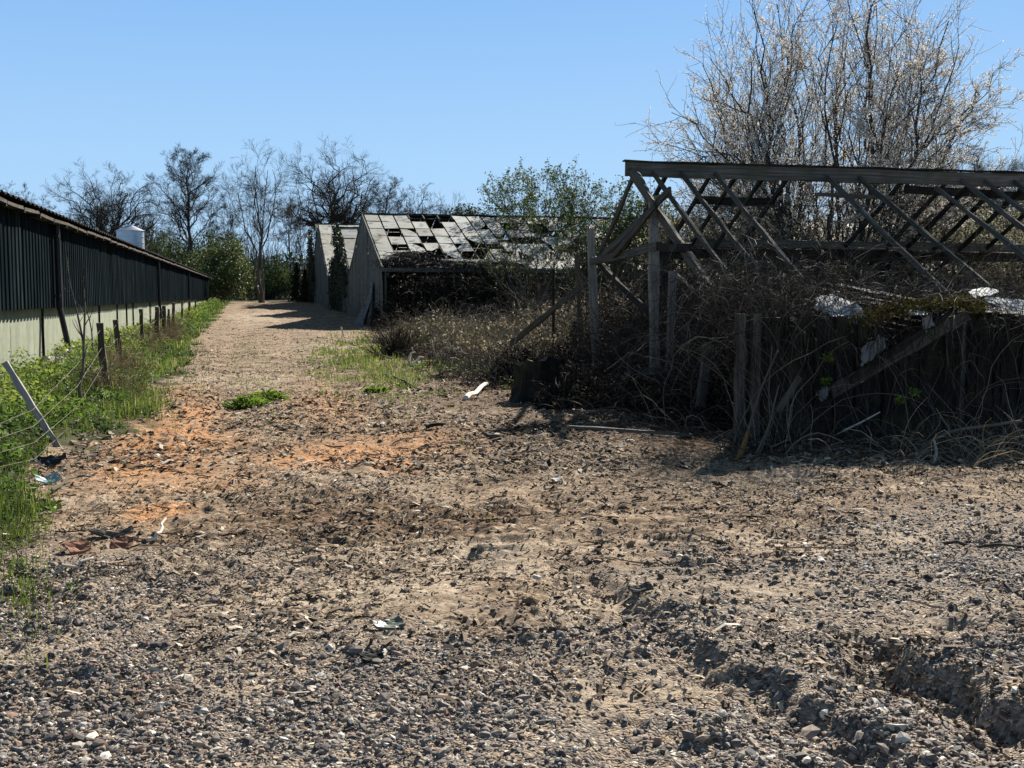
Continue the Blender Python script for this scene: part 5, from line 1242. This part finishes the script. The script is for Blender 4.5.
#PART4
# ------------------------------------------------------------------ trees
def toward(S, T, init, N, wob):
    """Curved limbs from start points S to tips T, leaving along init, with a wandering path."""
    u = np.linspace(0, 1, N)[None, :, None]; ln = np.linalg.norm(T - S, axis=1)[:, None, None]
    C_ = S + init * np.linalg.norm(T - S, axis=1, keepdims=True) * .5
    P = (1 - u) ** 2 * S[:, None] + 2 * u * (1 - u) * C_[:, None] + u ** 2 * T[:, None]
    w_ = np.cumsum(RNG.normal(0, 1, (len(S), N, 3)), 1); w_ = w_ - w_[:, :1] - (w_[:, -1:] - w_[:, :1]) * u
    return P + w_ * ln * wob / math.sqrt(N)
def bare_tree(name, label, px, top, depth, style, group=None, width=60, leafy=0, leafmat='hedgebud', lean=0., mt='bark', twig='twig', sink=.2, cat='tree', dens=1.):
    g = at_depth(px, 300, depth); g[2] = gz(g[0], g[1]) - sink
    H = at_depth(px, top, depth)[2] - g[2]; px_m = depth / FPX; rmin = max(.007, px_m * .095); W = width * px_m / 2
    t = thing(name, g, label, cat, group)
    S = dict(oak=(.30, .42, .60, .09, 22, .09), ash=(.40, .30, .58, .06, 24, .05), multi=(.2, .3, .55, .06, 26, .05), thin=(.5, .3, .62, .05, 14, .04))[style]
    tf, cb, cc, wob, n1, rough = S
    n1 = int(n1 * (1 if dens >= 1 else .8))
    tr = MB(); r0 = H * dict(oak=.024, ash=.016, multi=.008, thin=.010)[style]
    side = np.array([math.cos(YAW), -math.sin(YAW), 0]) * lean * H
    c = g + np.array([0, 0, H * cc]) + side * .8; hz = H * (1 - cc) * .93
    # limb tips spread evenly over the crown
    q = (np.arange(n1) + .5) / n1; sz = 1 - q * (1.35 if style == 'oak' else 1.15); az = np.arange(n1) * 2.39996 + RNG.random() * 6
    rxy = np.sqrt(np.clip(1 - sz ** 2, 0, 1)); f = RNG.uniform(.84, 1., n1)
    T = c + np.stack([W * rxy * np.cos(az) * f, W * rxy * np.sin(az) * f, hz * sz * f * np.where(sz < 0, .75, 1)], 1)
    if style == 'multi':
        k = 5; a = np.arange(k) * 2 * np.pi / k + RNG.random(k); tipz = RNG.uniform(.7, .95, k)
        Tt = g + side * .9 + np.stack([W * .45 * np.cos(a), W * .45 * np.sin(a), H * tipz], 1)
        Pt = toward(np.repeat(g[None], k, 0) + np.stack([np.cos(a), np.sin(a), 0 * a], 1) * .2, Tt, np.repeat([[0, 0, 1.]], k, 0) * 1. + np.stack([np.cos(a), np.sin(a), 0 * a], 1) * .12, 10, wob)
        Rt = (r0 * RNG.uniform(.8, 1.3, k))[:, None] * np.linspace(1, .2, 10); tr.tubes(Pt, Rt, 7)
        pick = np.arange(n1) % k; ti = RNG.integers(3, 8, n1); St = Pt[pick, ti]; Rs = Rt[pick, ti]
    else:
        Nn = 10; Pt = toward(g[None], (g + side * .35 + np.array([0, 0, H * (tf + .18)]))[None], np.array([[0, 0, 1.]]), Nn, .05)
        if style != 'oak': Pt = toward(g[None], (c + np.array([0, 0, hz * .6]))[None], np.array([[0, 0, 1.]]), Nn, .05)
        Rt = r0 * np.linspace(1.1, .55 if style == 'oak' else .18, Nn)[None]; Rt[:, 0] *= 1.25; tr.tubes(Pt, Rt, 9)
        hi = Nn - 1; ti = np.clip(np.round(hi * (tf / (tf + .18) if style == 'oak' else .42) + (1 - q) * hi * (.32 if style == 'oak' else .5) + RNG.normal(0, .3, n1)), 3, hi).astype(int); St = Pt[0, ti]; Rs = Rt[0, ti]
    out = T - St; out /= np.linalg.norm(out, axis=1, keepdims=True)
    init = out * .8 + np.array([0, 0, .55 if style != 'oak' else .25]) + RNG.normal(0, .15, (n1, 3))
    P1 = toward(St, T, init, 11, wob * 1.8)
    R1 = np.maximum(Rs * (.62 if style == 'oak' else .5) * RNG.uniform(.7, 1.05, n1), rmin * 2)[:, None] * np.linspace(1, .16, 11)
    tr.tubes(P1, R1, 6); tr.build('trunk', M[mt], t, smooth=True)
    cr = MB(); d_ = dens
    P2, R2 = spawn(P1, R1, int(14 * d_), .15, .98, .75 if style == 'oak' else .6, .28, 7, rough * 2, .03, .6, rmin * 1.3); cr.tubes(P2, R2, 4)
    P3, R3 = spawn(P2, R2, int(8 * d_), .15, 1., .75, .52, 5, rough * 2, .03, .7, rmin); cr.tubes(P3, R3, 3)
    P4, R4 = spawn(P3, R3, 6 if style != 'thin' else 3, .2, 1., .7, .6, 4, .2, .02, .8, rmin * .75); cr.tubes(P4, R4, 3)
    cr.build('crown', M[twig], t)
    if leafy:
        q = P4.reshape(-1, 3); q = q[RNG.choice(len(q), leafy)] + RNG.normal(0, .12, (leafy, 3)); lm = MB(); lm.leaves(q, RNG.uniform(.8, 1.8, len(q)) * max(.05, px_m * .8)); lm.build('leaves', M[leafmat], t)
    return t
bare_tree('oak_tree', 'broad gnarled bare oak with spreading limbs behind the grey feed silo', 113, 163, 135, 'oak', width=122, lean=-.03)
bare_tree('bare_tree', 'tall upright bare tree with a forked trunk rising beside the silo and evergreen bush', 191, 139, 138, 'ash', width=72)
bare_tree('bare_tree', 'slender grey bare tree with leaning stems at the end of the track', 262, 148, 112, 'multi', width=84, mt='bark_light', dens=.75, lean=-.02)
bare_tree('oak_tree', 'wide rounded bare oak standing behind the farthest glasshouse', 335, 142, 150, 'oak', width=108)
GB = 'bare trees beyond the barn roof'
for px, top, lab in ((6, 176, 'thin bare tree over the barn roof where the roof leaves the picture'), (28, 180, 'pale thin bare tree, second along the barn roof'), (47, 190, 'low thin bare tree beside the gnarled oak')):
    bare_tree('bare_tree', lab, px, top, 150 + px * .2, 'thin', GB, width=30, mt='bark_light', dens=.7)
bare_tree('bare_tree', 'dense twiggy bare tree between the gnarled oak and the tall upright tree', 156, 205, 150, 'oak', width=56, dens=.8)
bare_tree('bare_tree', 'hazy low bare tree between the tall upright tree and the slender grey tree', 226, 190, 160, 'multi', width=44, mt='bark_light', dens=.65)
bare_tree('bare_tree', 'low bare tree filling the gap before the wide rounded oak', 292, 190, 160, 'multi', width=44, mt='bark_light', dens=.65)
bare_tree('bare_tree', 'bushy bare tree above the ridge of the near glasshouse', 388, 172, 140, 'ash', width=58, mt='bark_light', dens=.9)
bare_tree('bare_tree', 'low bare tree with upswept twigs over the glasshouse ridge', 416, 184, 140, 'multi', width=58, mt='bark_light', dens=.8)
bare_tree('bare_tree', 'lowest bare tree in the row over the glasshouse ridge', 444, 194, 142, 'multi', width=46, mt='bark_light', lean=.05, dens=.7)
# leafy bushes and conifers
def bush(name, label, lobes, n, leafmat, size, group=None, cat='bush', stems=60, bias=0.):
    """lobes: (px, py, depth, rx, rz) given by where they stand; leaves fill each lobe unevenly."""
    C = []; L_ = [np.append(at_depth(px, py, d), (rx, rz)) for px, py, d, rx, rz in lobes]
    base = np.array([np.mean([l[0] for l in L_]), np.mean([l[1] for l in L_]), 0]); base[2] = gz(base[0], base[1])
    t = thing(name, base, label, cat, group); w_ = np.array([l[3] ** 2 * l[4] for l in L_]); w_ /= w_.sum(); rn = []
    for l, q in zip(L_, w_):
        k = int(n * q) + 50; d = RNG.normal(size=(k, 3)); d /= np.linalg.norm(d, axis=1, keepdims=True)
        lump = 1 + .55 * (fbm(d[:, 0] * 2.5 + l[0], d[:, 2] * 2.5 + d[:, 1] * 1.7, 121, 4))
        r = RNG.random(k) ** .38 * lump
        keep = RNG.random(k) < np.clip(.65 + 1.6 * fbm(d[:, 0] * 5 * r + l[0] * 3, d[:, 2] * 5 * r + d[:, 1] * 4, 131, 3), .08, 1)
        p = l[:3] + d * r[:, None] * [l[3], l[3], l[4]]; p = p[keep]; p[:, 2] = np.maximum(p[:, 2], base[2] + .05); C.append(p); rn.append(np.clip(RNG.normal(.45, .22, len(p)) + bias + .5 * fbm(p[:, 0] * .6, p[:, 2] * .6, 133, 3), 0, 1))
    C = np.concatenate(C); m = MB(); m.leaves(C, RNG.uniform(size[0], size[1], len(C)), np.concatenate(rn)); m.build('foliage', M[leafmat], t)
    if stems:
        pick = C[RNG.choice(len(C), stems)]; b0 = base + RNG.normal(0, .3, (stems, 3)) * [1, 1, 0]; u = np.linspace(0, 1, 7)[None, :, None]
        P = b0[:, None] * (1 - u) + pick[:, None] * u + RNG.normal(0, .08, (stems, 7, 3)); P[:, :, :2] = b0[:, None, :2] + (P[:, :, :2] - b0[:, None, :2]) * np.linspace(0, 1, 7)[None, :, None] ** .35
        m = MB(); m.tubes(P, np.broadcast_to(.05 * np.linspace(1, .3, 7), (stems, 7)), 4); m.build('stem', M['bark'], t)
    return t
bush('evergreen_bush', 'large dark evergreen bush at the far end of the barn', [(228, 262, 116, 2.4, 2.6), (212, 268, 118, 2.2, 2.2), (240, 275, 114, 1.9, 2.2), (222, 283, 113, 2.4, 1.8), (196, 272, 122, 2.2, 2.0), (232, 250, 120, 1.8, 1.8)], 15000, 'evergreen', (.16, .4), bias=.12)
bush('green_bush', 'yellow green bush under the bare trees where the track ends', [(275, 275, 130, 2.0, 2.0), (288, 280, 132, 2.0, 1.6), (262, 283, 128, 1.8, 1.2), (250, 272, 134, 2.4, 2.2)], 7000, 'bushleaf', (.15, .35))
bush('green_bush', 'dull green bush behind the silo and the oak', [(176, 258, 140, 3.2, 2.6), (160, 250, 142, 2.4, 2.4), (205, 250, 140, 2.6, 2.4)], 7000, 'bushleaf', (.16, .4), bias=-.15)
def conifer(px, top, depth, w_, label):
    g = at_depth(px, 300, depth); g[2] = gz(g[0], g[1]) - .1; H = at_depth(px, top, depth)[2] - g[2]; t = thing('conifer', g, label, 'conifer')
    m = MB(); m.tubes(np.array([g, g + [0, 0, H * .5], g + [0, 0, H]]), np.array([.14, .09, .02]), 7); m.build('trunk', M['bark'], t)
    n = 4200; u = RNG.random(n) ** .8; a = RNG.random(n) * 2 * np.pi; r = w_ * (1 - u) ** .7 * (.35 + .65 * RNG.random(n) ** .5) * (1 + .4 * np.sin(u * 40))
    m = MB(); m.leaves(g + np.stack([r * np.cos(a), r * np.sin(a), u * H], 1), RNG.uniform(.15, .35, n)); m.build('crown', M['ivy'], t)
conifer(297, 263, 119, .75, 'slim dark conifer at the end of the track beside the farthest glasshouse')
conifer(305.5, 270, 117, .7, 'shorter dark conifer touching the ivy of the farthest gable')
bush('holly_bush', 'dark rounded evergreen top showing over the glasshouse ridge', [(462, 214, 110, 1.6, 1.0), (478, 216, 110, 1.5, .8)], 2500, 'evergreen', (.12, .3), stems=0)
# the leafy shrubs that grow up before the glasshouse roof
def leafy_shrub(name, label, px, top, depth, wide, n1, n_leaf, leafmat, leaf, bias=0., mt='bark', low=.35):
    g = at_depth(px, 320, depth); g[2] = gz(g[0], g[1]); H = at_depth(px, top, depth)[2] - g[2]; W = wide * depth / FPX / 2; t = thing(name, g, label, 'shrub')
    n = n1 * 3; q = (np.arange(n) + .5) / n; sz = 1 - q * 1.2; az = np.arange(n) * 2.39996; rx = np.sqrt(np.clip(1 - sz ** 2, 0, 1)); f = RNG.uniform(.6, 1., n) * (1 + .25 * fbm(np.cos(az) * 2 + px, sz * 3, 163, 2))
    T = g + np.array([0, 0, H * (low + (1 - low) / 2)]) + np.stack([W * rx * np.cos(az) * f, W * rx * np.sin(az) * f, H * (1 - low) / 2 * sz * f], 1)
    S_ = g + np.stack([np.cos(az), np.sin(az), 0 * az], 1) * .3 * RNG.random((n, 1)); out = np.stack([np.cos(az), np.sin(az), 0 * az], 1)
    P = toward(S_, T, np.array([0, 0, 1.]) + out * .35, 10, .08); Rr = RNG.uniform(.02, .045, n)[:, None] * np.linspace(1, .2, 10)
    m = MB(); m.tubes(P, Rr, 5); m.build('stem', M[mt], t)
    P2, R2 = spawn(P, Rr, 7, .55, 1., .7, .17, 6, .15, .04, .5, .010); P3, R3 = spawn(P2, R2, 5, .2, 1, .7, .5, 5, .18, .02, .7, .007)
    m = MB(); m.tubes(P2, R2, 4); m.tubes(P3, R3, 3); m.build('twigs', M['twig'], t)
    q = P3.reshape(-1, 3); q = q[RNG.choice(len(q), n_leaf)] + RNG.normal(0, .06, (n_leaf, 3)); m = MB(); m.leaves(q, RNG.uniform(*leaf, n_leaf), np.clip(RNG.normal(.5, .25, n_leaf) + bias, 0, 1), flat=.3); m.build('leaves', M[leafmat], t)
    return t
leafy_shrub('elder_shrub', 'fresh green leafy shrub rising in a rounded crown above the near glasshouse ridge', 546, 169, 67, 146, 24, 11000, 'bushleaf', (.09, .2), .1, low=.62)
leafy_shrub('elder_shrub', 'sparse leafy shrub clambering low over the glasshouse roof', 530, 218, 46, 150, 12, 1500, 'bushleaf', (.06, .12), -.1)
leafy_shrub('shrub', 'olive green shrub behind the gable of the bare frame', 640, 186, 42, 78, 22, 7500, 'bushleaf', (.08, .16), .12)
leafy_shrub('shrub', 'dull leafy shrub between the olive shrub and the glasshouse roof', 600, 206, 44, 70, 18, 4200, 'bushleaf', (.06, .13), -.15)
leafy_shrub('budding_shrub', 'twiggy budding shrub inside the bare frame, low under the ridge board', 690, 200, 27, 110, 16, 9000, 'hedgebud', (.03, .07), -.1)
leafy_shrub('budding_shrub', 'twiggy budding shrub inside the frame beyond the blossom tree', 930, 190, 30, 130, 18, 12000, 'hedgebud', (.04, .08), .1)
leafy_shrub('budding_shrub', 'twiggy budding shrub beside the blossom trunks under the valley boards', 770, 222, 24, 130, 16, 9000, 'hedgebud', (.03, .07))
for px, top, d, lab in ((860, 215, 31, 'twiggy shrub with pale buds filling the frame beyond the blossom trunks'), (1000, 200, 33, 'twiggy shrub with pale buds low under the far end of the ridge board'), (1050, 215, 27, 'twiggy shrub at the picture edge under the valley boards'), (740, 190, 33, 'tall twiggy shrub just beyond the first slanting rafters')):
    leafy_shrub('budding_shrub', lab, px, top, d, 130, 18, 11000, 'hedgebud', (.035, .08))
# the blossom tree
def blossom_tree():
    d = 25.5; g = at_depth(828, 330, d); g[2] = gz(g[0], g[1]) - .1; H = at_depth(828, -25, d)[2] - g[2]
    t = thing('blossom_tree', g, 'large many stemmed tree in pale blossom rising above the bare timber frame', 'tree')
    W = 180 * d / FPX; k = 16; a = np.arange(k) * 2.39996; s = np.sqrt((np.arange(k) + .5) / k)
    c = g + np.array([0, 0, H * .52]); el = np.pi / 2 - s * 1.25
    tip = c + np.stack([W * .86 * np.cos(el) * np.cos(a), W * .86 * np.cos(el) * np.sin(a), H * .44 * np.sin(el)], 1)
    ring = np.stack([np.cos(a), np.sin(a), 0 * a], 1)
    P = toward(g + ring * .35 * s[:, None], tip, np.array([0, 0, 1.]) + ring * .7 * s[:, None], 14, .05); Rr = RNG.uniform(.05, .085, k)[:, None] * np.linspace(1, .14, 14)
    m = MB(); m.tubes(P, Rr, 8)
    n = 175; q = (np.arange(n) + .5) / n; sz = 1 - q * 1.5; az = np.arange(n) * 2.39996; rx = np.sqrt(np.clip(1 - sz ** 2, 0, 1)); f = RNG.uniform(.62, 1., n) * (1 + .13 * fbm(np.cos(az) * 2 + 5, sz * 3, 161, 2))
    T = c + np.stack([W * rx * np.cos(az) * f, W * rx * np.sin(az) * f, H * .48 * sz * f * np.where(sz < 0, .62, 1)], 1)
    near = np.argmin(((T[:, None] - tip[None]) ** 2).sum(-1) + RNG.random((n, k)) * 3, 1); ti = RNG.integers(3, 11, n); St = P[near, ti]; out = T - St; ti = np.where(out[:, 2] < 0, 2, ti); St = P[near, ti]; out = T - St; out /= np.linalg.norm(out, axis=1, keepdims=True)
    P1 = toward(St, T, out * .7 + np.array([0, 0, .55]), 11, .09); R1 = np.maximum(Rr[near, ti] * RNG.uniform(.4, .65, n), .014)[:, None] * np.linspace(1, .2, 11); m.tubes(P1, R1, 6); m.build('trunk', M['bark'], t, smooth=True)
    P2, R2 = spawn(P1, R1, 11, .15, 1., .6, .30, 8, .11, .05, .6, .006, .35, .5, .35)
    Pb, Rb = spawn(P, Rr, 12, .3, 1., .6, .13, 8, .1, .05, .3, .007, .3, .5, .4)
    P3, R3 = spawn(np.concatenate([P2, Pb]), np.concatenate([R2, Rb]), 4, .1, .95, .7, .5, 6, .12, .04, .8, .0045, .3, .6, .18)
    m = MB(); m.tubes(P2, R2, 4); m.tubes(Pb, Rb, 4); m.tubes(P3, R3, 3); m.build('crown', M['twig_blossom'], t)
    allp = np.concatenate([P2[:, 2:].reshape(-1, 3), Pb[:, 2:].reshape(-1, 3), P3[:, 1:].reshape(-1, 3), P3[:, 2:].reshape(-1, 3)])
    allp = allp[allp[:, 2] > g[2] + .16 * H]; k = 105000; q = allp[RNG.choice(len(allp), k)] + RNG.normal(0, .02, (k, 3)); m = MB(); m.leaves(q, RNG.uniform(.02, .05, k), np.clip(RNG.normal(.5, .25, k), 0, 1), aspect=.8, fold=.6); m.build('blossom', M['blossom'], t)
blossom_tree()
bare_tree('budding_tree', 'pale budding tree beyond the blossom tree over the ridge board', 965, 150, 55, 'multi', width=120, leafy=9000, mt='bark_light')
bare_tree('budding_tree', 'pale budding tree at the far end of the ridge board', 1035, 146, 58, 'multi', width=120, leafy=9000, mt='bark_light')
bare_tree('budding_tree', 'low budding tree seen through the rafters beside the blossom tree', 905, 178, 60, 'multi', width=90, leafy=5000, mt='bark_light')
# saplings by the fence
def sapling(pts, r, label):
    g = on_ground(*pts[0]); d = (g - CAM) @ F; P = np.array([g] + [at_depth(x, y, d) for x, y in pts[1:]]); P[0, 2] -= .03
    s = np.linspace(0, len(P) - 1, (len(P) - 1) * 4 + 1); Q = np.stack([np.interp(s, np.arange(len(P)), P[:, i]) for i in range(3)], 1); Q[1:-1] = (Q[:-2] + 2 * Q[1:-1] + Q[2:]) / 4
    t = thing('sapling', g, label, 'sapling'); m = MB(); Rr = r * np.linspace(1, .25, len(Q)); m.tubes(Q, Rr, 6); m.build('stem', M['bark_light'], t)
    P1, R1 = spawn(Q[None], Rr[None], 9, .3, .98, .5, .16, 6, .1, .05, .5, .004); m = MB(); m.tubes(P1, R1, 4); m.build('twigs', M['twig'], t)
sapling([(83, 418), (80, 395), (79, 388), (83, 370), (84, 338), (85, 310), (83, 280)], .03, 'thin crooked bare sapling with a kinked stem before the barn downpipe')
sapling([(86, 372), (84, 345), (77, 312), (70, 285), (66, 255)], .03, 'slim bare sapling bending over toward the barn downpipe')
sapling([(79, 350), (76, 320), (75, 300), (72, 288)], .025, 'short bare sapling between the fence and the painted barn wall')
sapling([(93, 365), (92, 330), (84, 300), (83, 265)], .02, 'fine straight bare sapling close to the first mossy post')
# far scrub and woodland that close the view
def woodland():
    m = MB(); n = 5200; px = RNG.uniform(-260, 480, n); d = RNG.uniform(135, 185, n); g = CAM + ((px - 512) / FPX)[:, None] * R * d[:, None] + F * d[:, None]; g[:, 2] = ground_h(g[:, 0], g[:, 1], False)
    hh = np.clip(np.exp(RNG.normal(math.log(5.), .35, n)), 2, 11) * (1 + .5 * fbm(px * .02, px * 0, 141, 3)); D = RNG.normal(0, .2, (n, 3)); D[:, 2] = 1
    P, Rr = grow(g, D, hh, np.full(n, .05), 6, .1, .02, .4); m.tubes(P, Rr, 3)
    P2, R2 = spawn(P, Rr, 4, .3, 1, .6, .4, 4, .15, .03, .6, .02); m.tubes(P2, R2, 3); tag(m.build('woodland', M['twig']), kind='stuff')
    n = 16000; px = RNG.uniform(-260, 480, n); d = RNG.uniform(140, 190, n); g = CAM + ((px - 512) / FPX)[:, None] * R * d[:, None] + F * d[:, None]
    top = 3.2 + 3.4 * np.clip(fbm(px * .03, px * 0, 151, 4) + .5, 0, 1); g[:, 2] = ground_h(g[:, 0], g[:, 1], False) + top * RNG.random(n); m = MB(); m.leaves(g, RNG.uniform(.3, .8, n), np.clip(RNG.beta(1.5, 2.5, n), 0, 1)); tag(m.build('woodland_understorey', M['bushleaf']), kind='stuff')
    # hedgerow behind the glasshouses
    m = MB(); n = 2600; px = RNG.uniform(440, 1300, n); d = RNG.uniform(84, 100, n); g = CAM + ((px - 512) / FPX)[:, None] * R * d[:, None] + F * d[:, None]; g[:, 2] = ground_h(g[:, 0], g[:, 1], False); D = RNG.normal(0, .2, (n, 3)); D[:, 2] = 1
    P, Rr = grow(g, D, np.clip(RNG.normal(5.5, 1.2, n), 2, 8), np.full(n, .04), 6, .1, .02, .4); m.tubes(P, Rr, 3); P2, R2 = spawn(P, Rr, 5, .3, 1, .6, .4, 4, .15, .03, .6, .016); m.tubes(P2, R2, 3); tag(m.build('hedgerow', M['twig']), kind='stuff')
woodland()

# ------------------------------------------------------------------ repeats share a group
GROUPS = {'glasshouse': 'glasshouses in the row beside the track', 'oak_tree': 'bare oaks on the skyline', 'bare_tree': 'bare trees on the skyline', 'budding_tree': 'budding trees beyond the frame', 'budding_shrub': 'budding shrubs inside the frame', 'elder_shrub': 'leafy shrubs over the glasshouse', 'shrub': 'leafy shrubs behind the frame gable',
          'green_bush': 'green bushes at the end of the track', 'conifer': 'dark conifers at the end of the track', 'sapling': 'saplings along the wire fence', 'branch': 'fallen branches and sticks', 'broken_stick': 'broken sticks before the brush', 'cane': 'canes at the shed corner', 'leaf_sprig': 'green sprigs before the shed planks', 'weed_clump': 'weed clumps on the track',
          'rusty_scrap': 'rusty scraps by the verge', 'bark_piece': 'bark pieces on the ground', 'marker_stake': 'marker stakes by the gables', 'ivy': 'ivy on the gables', 'broken_board': 'loose boards by the shed'}
for o in scene.objects:
    if o.parent is None and 'label' in o and 'group' not in o:
        k = o.name.split('.')[0]
        if k in GROUPS: o['group'] = GROUPS[k]
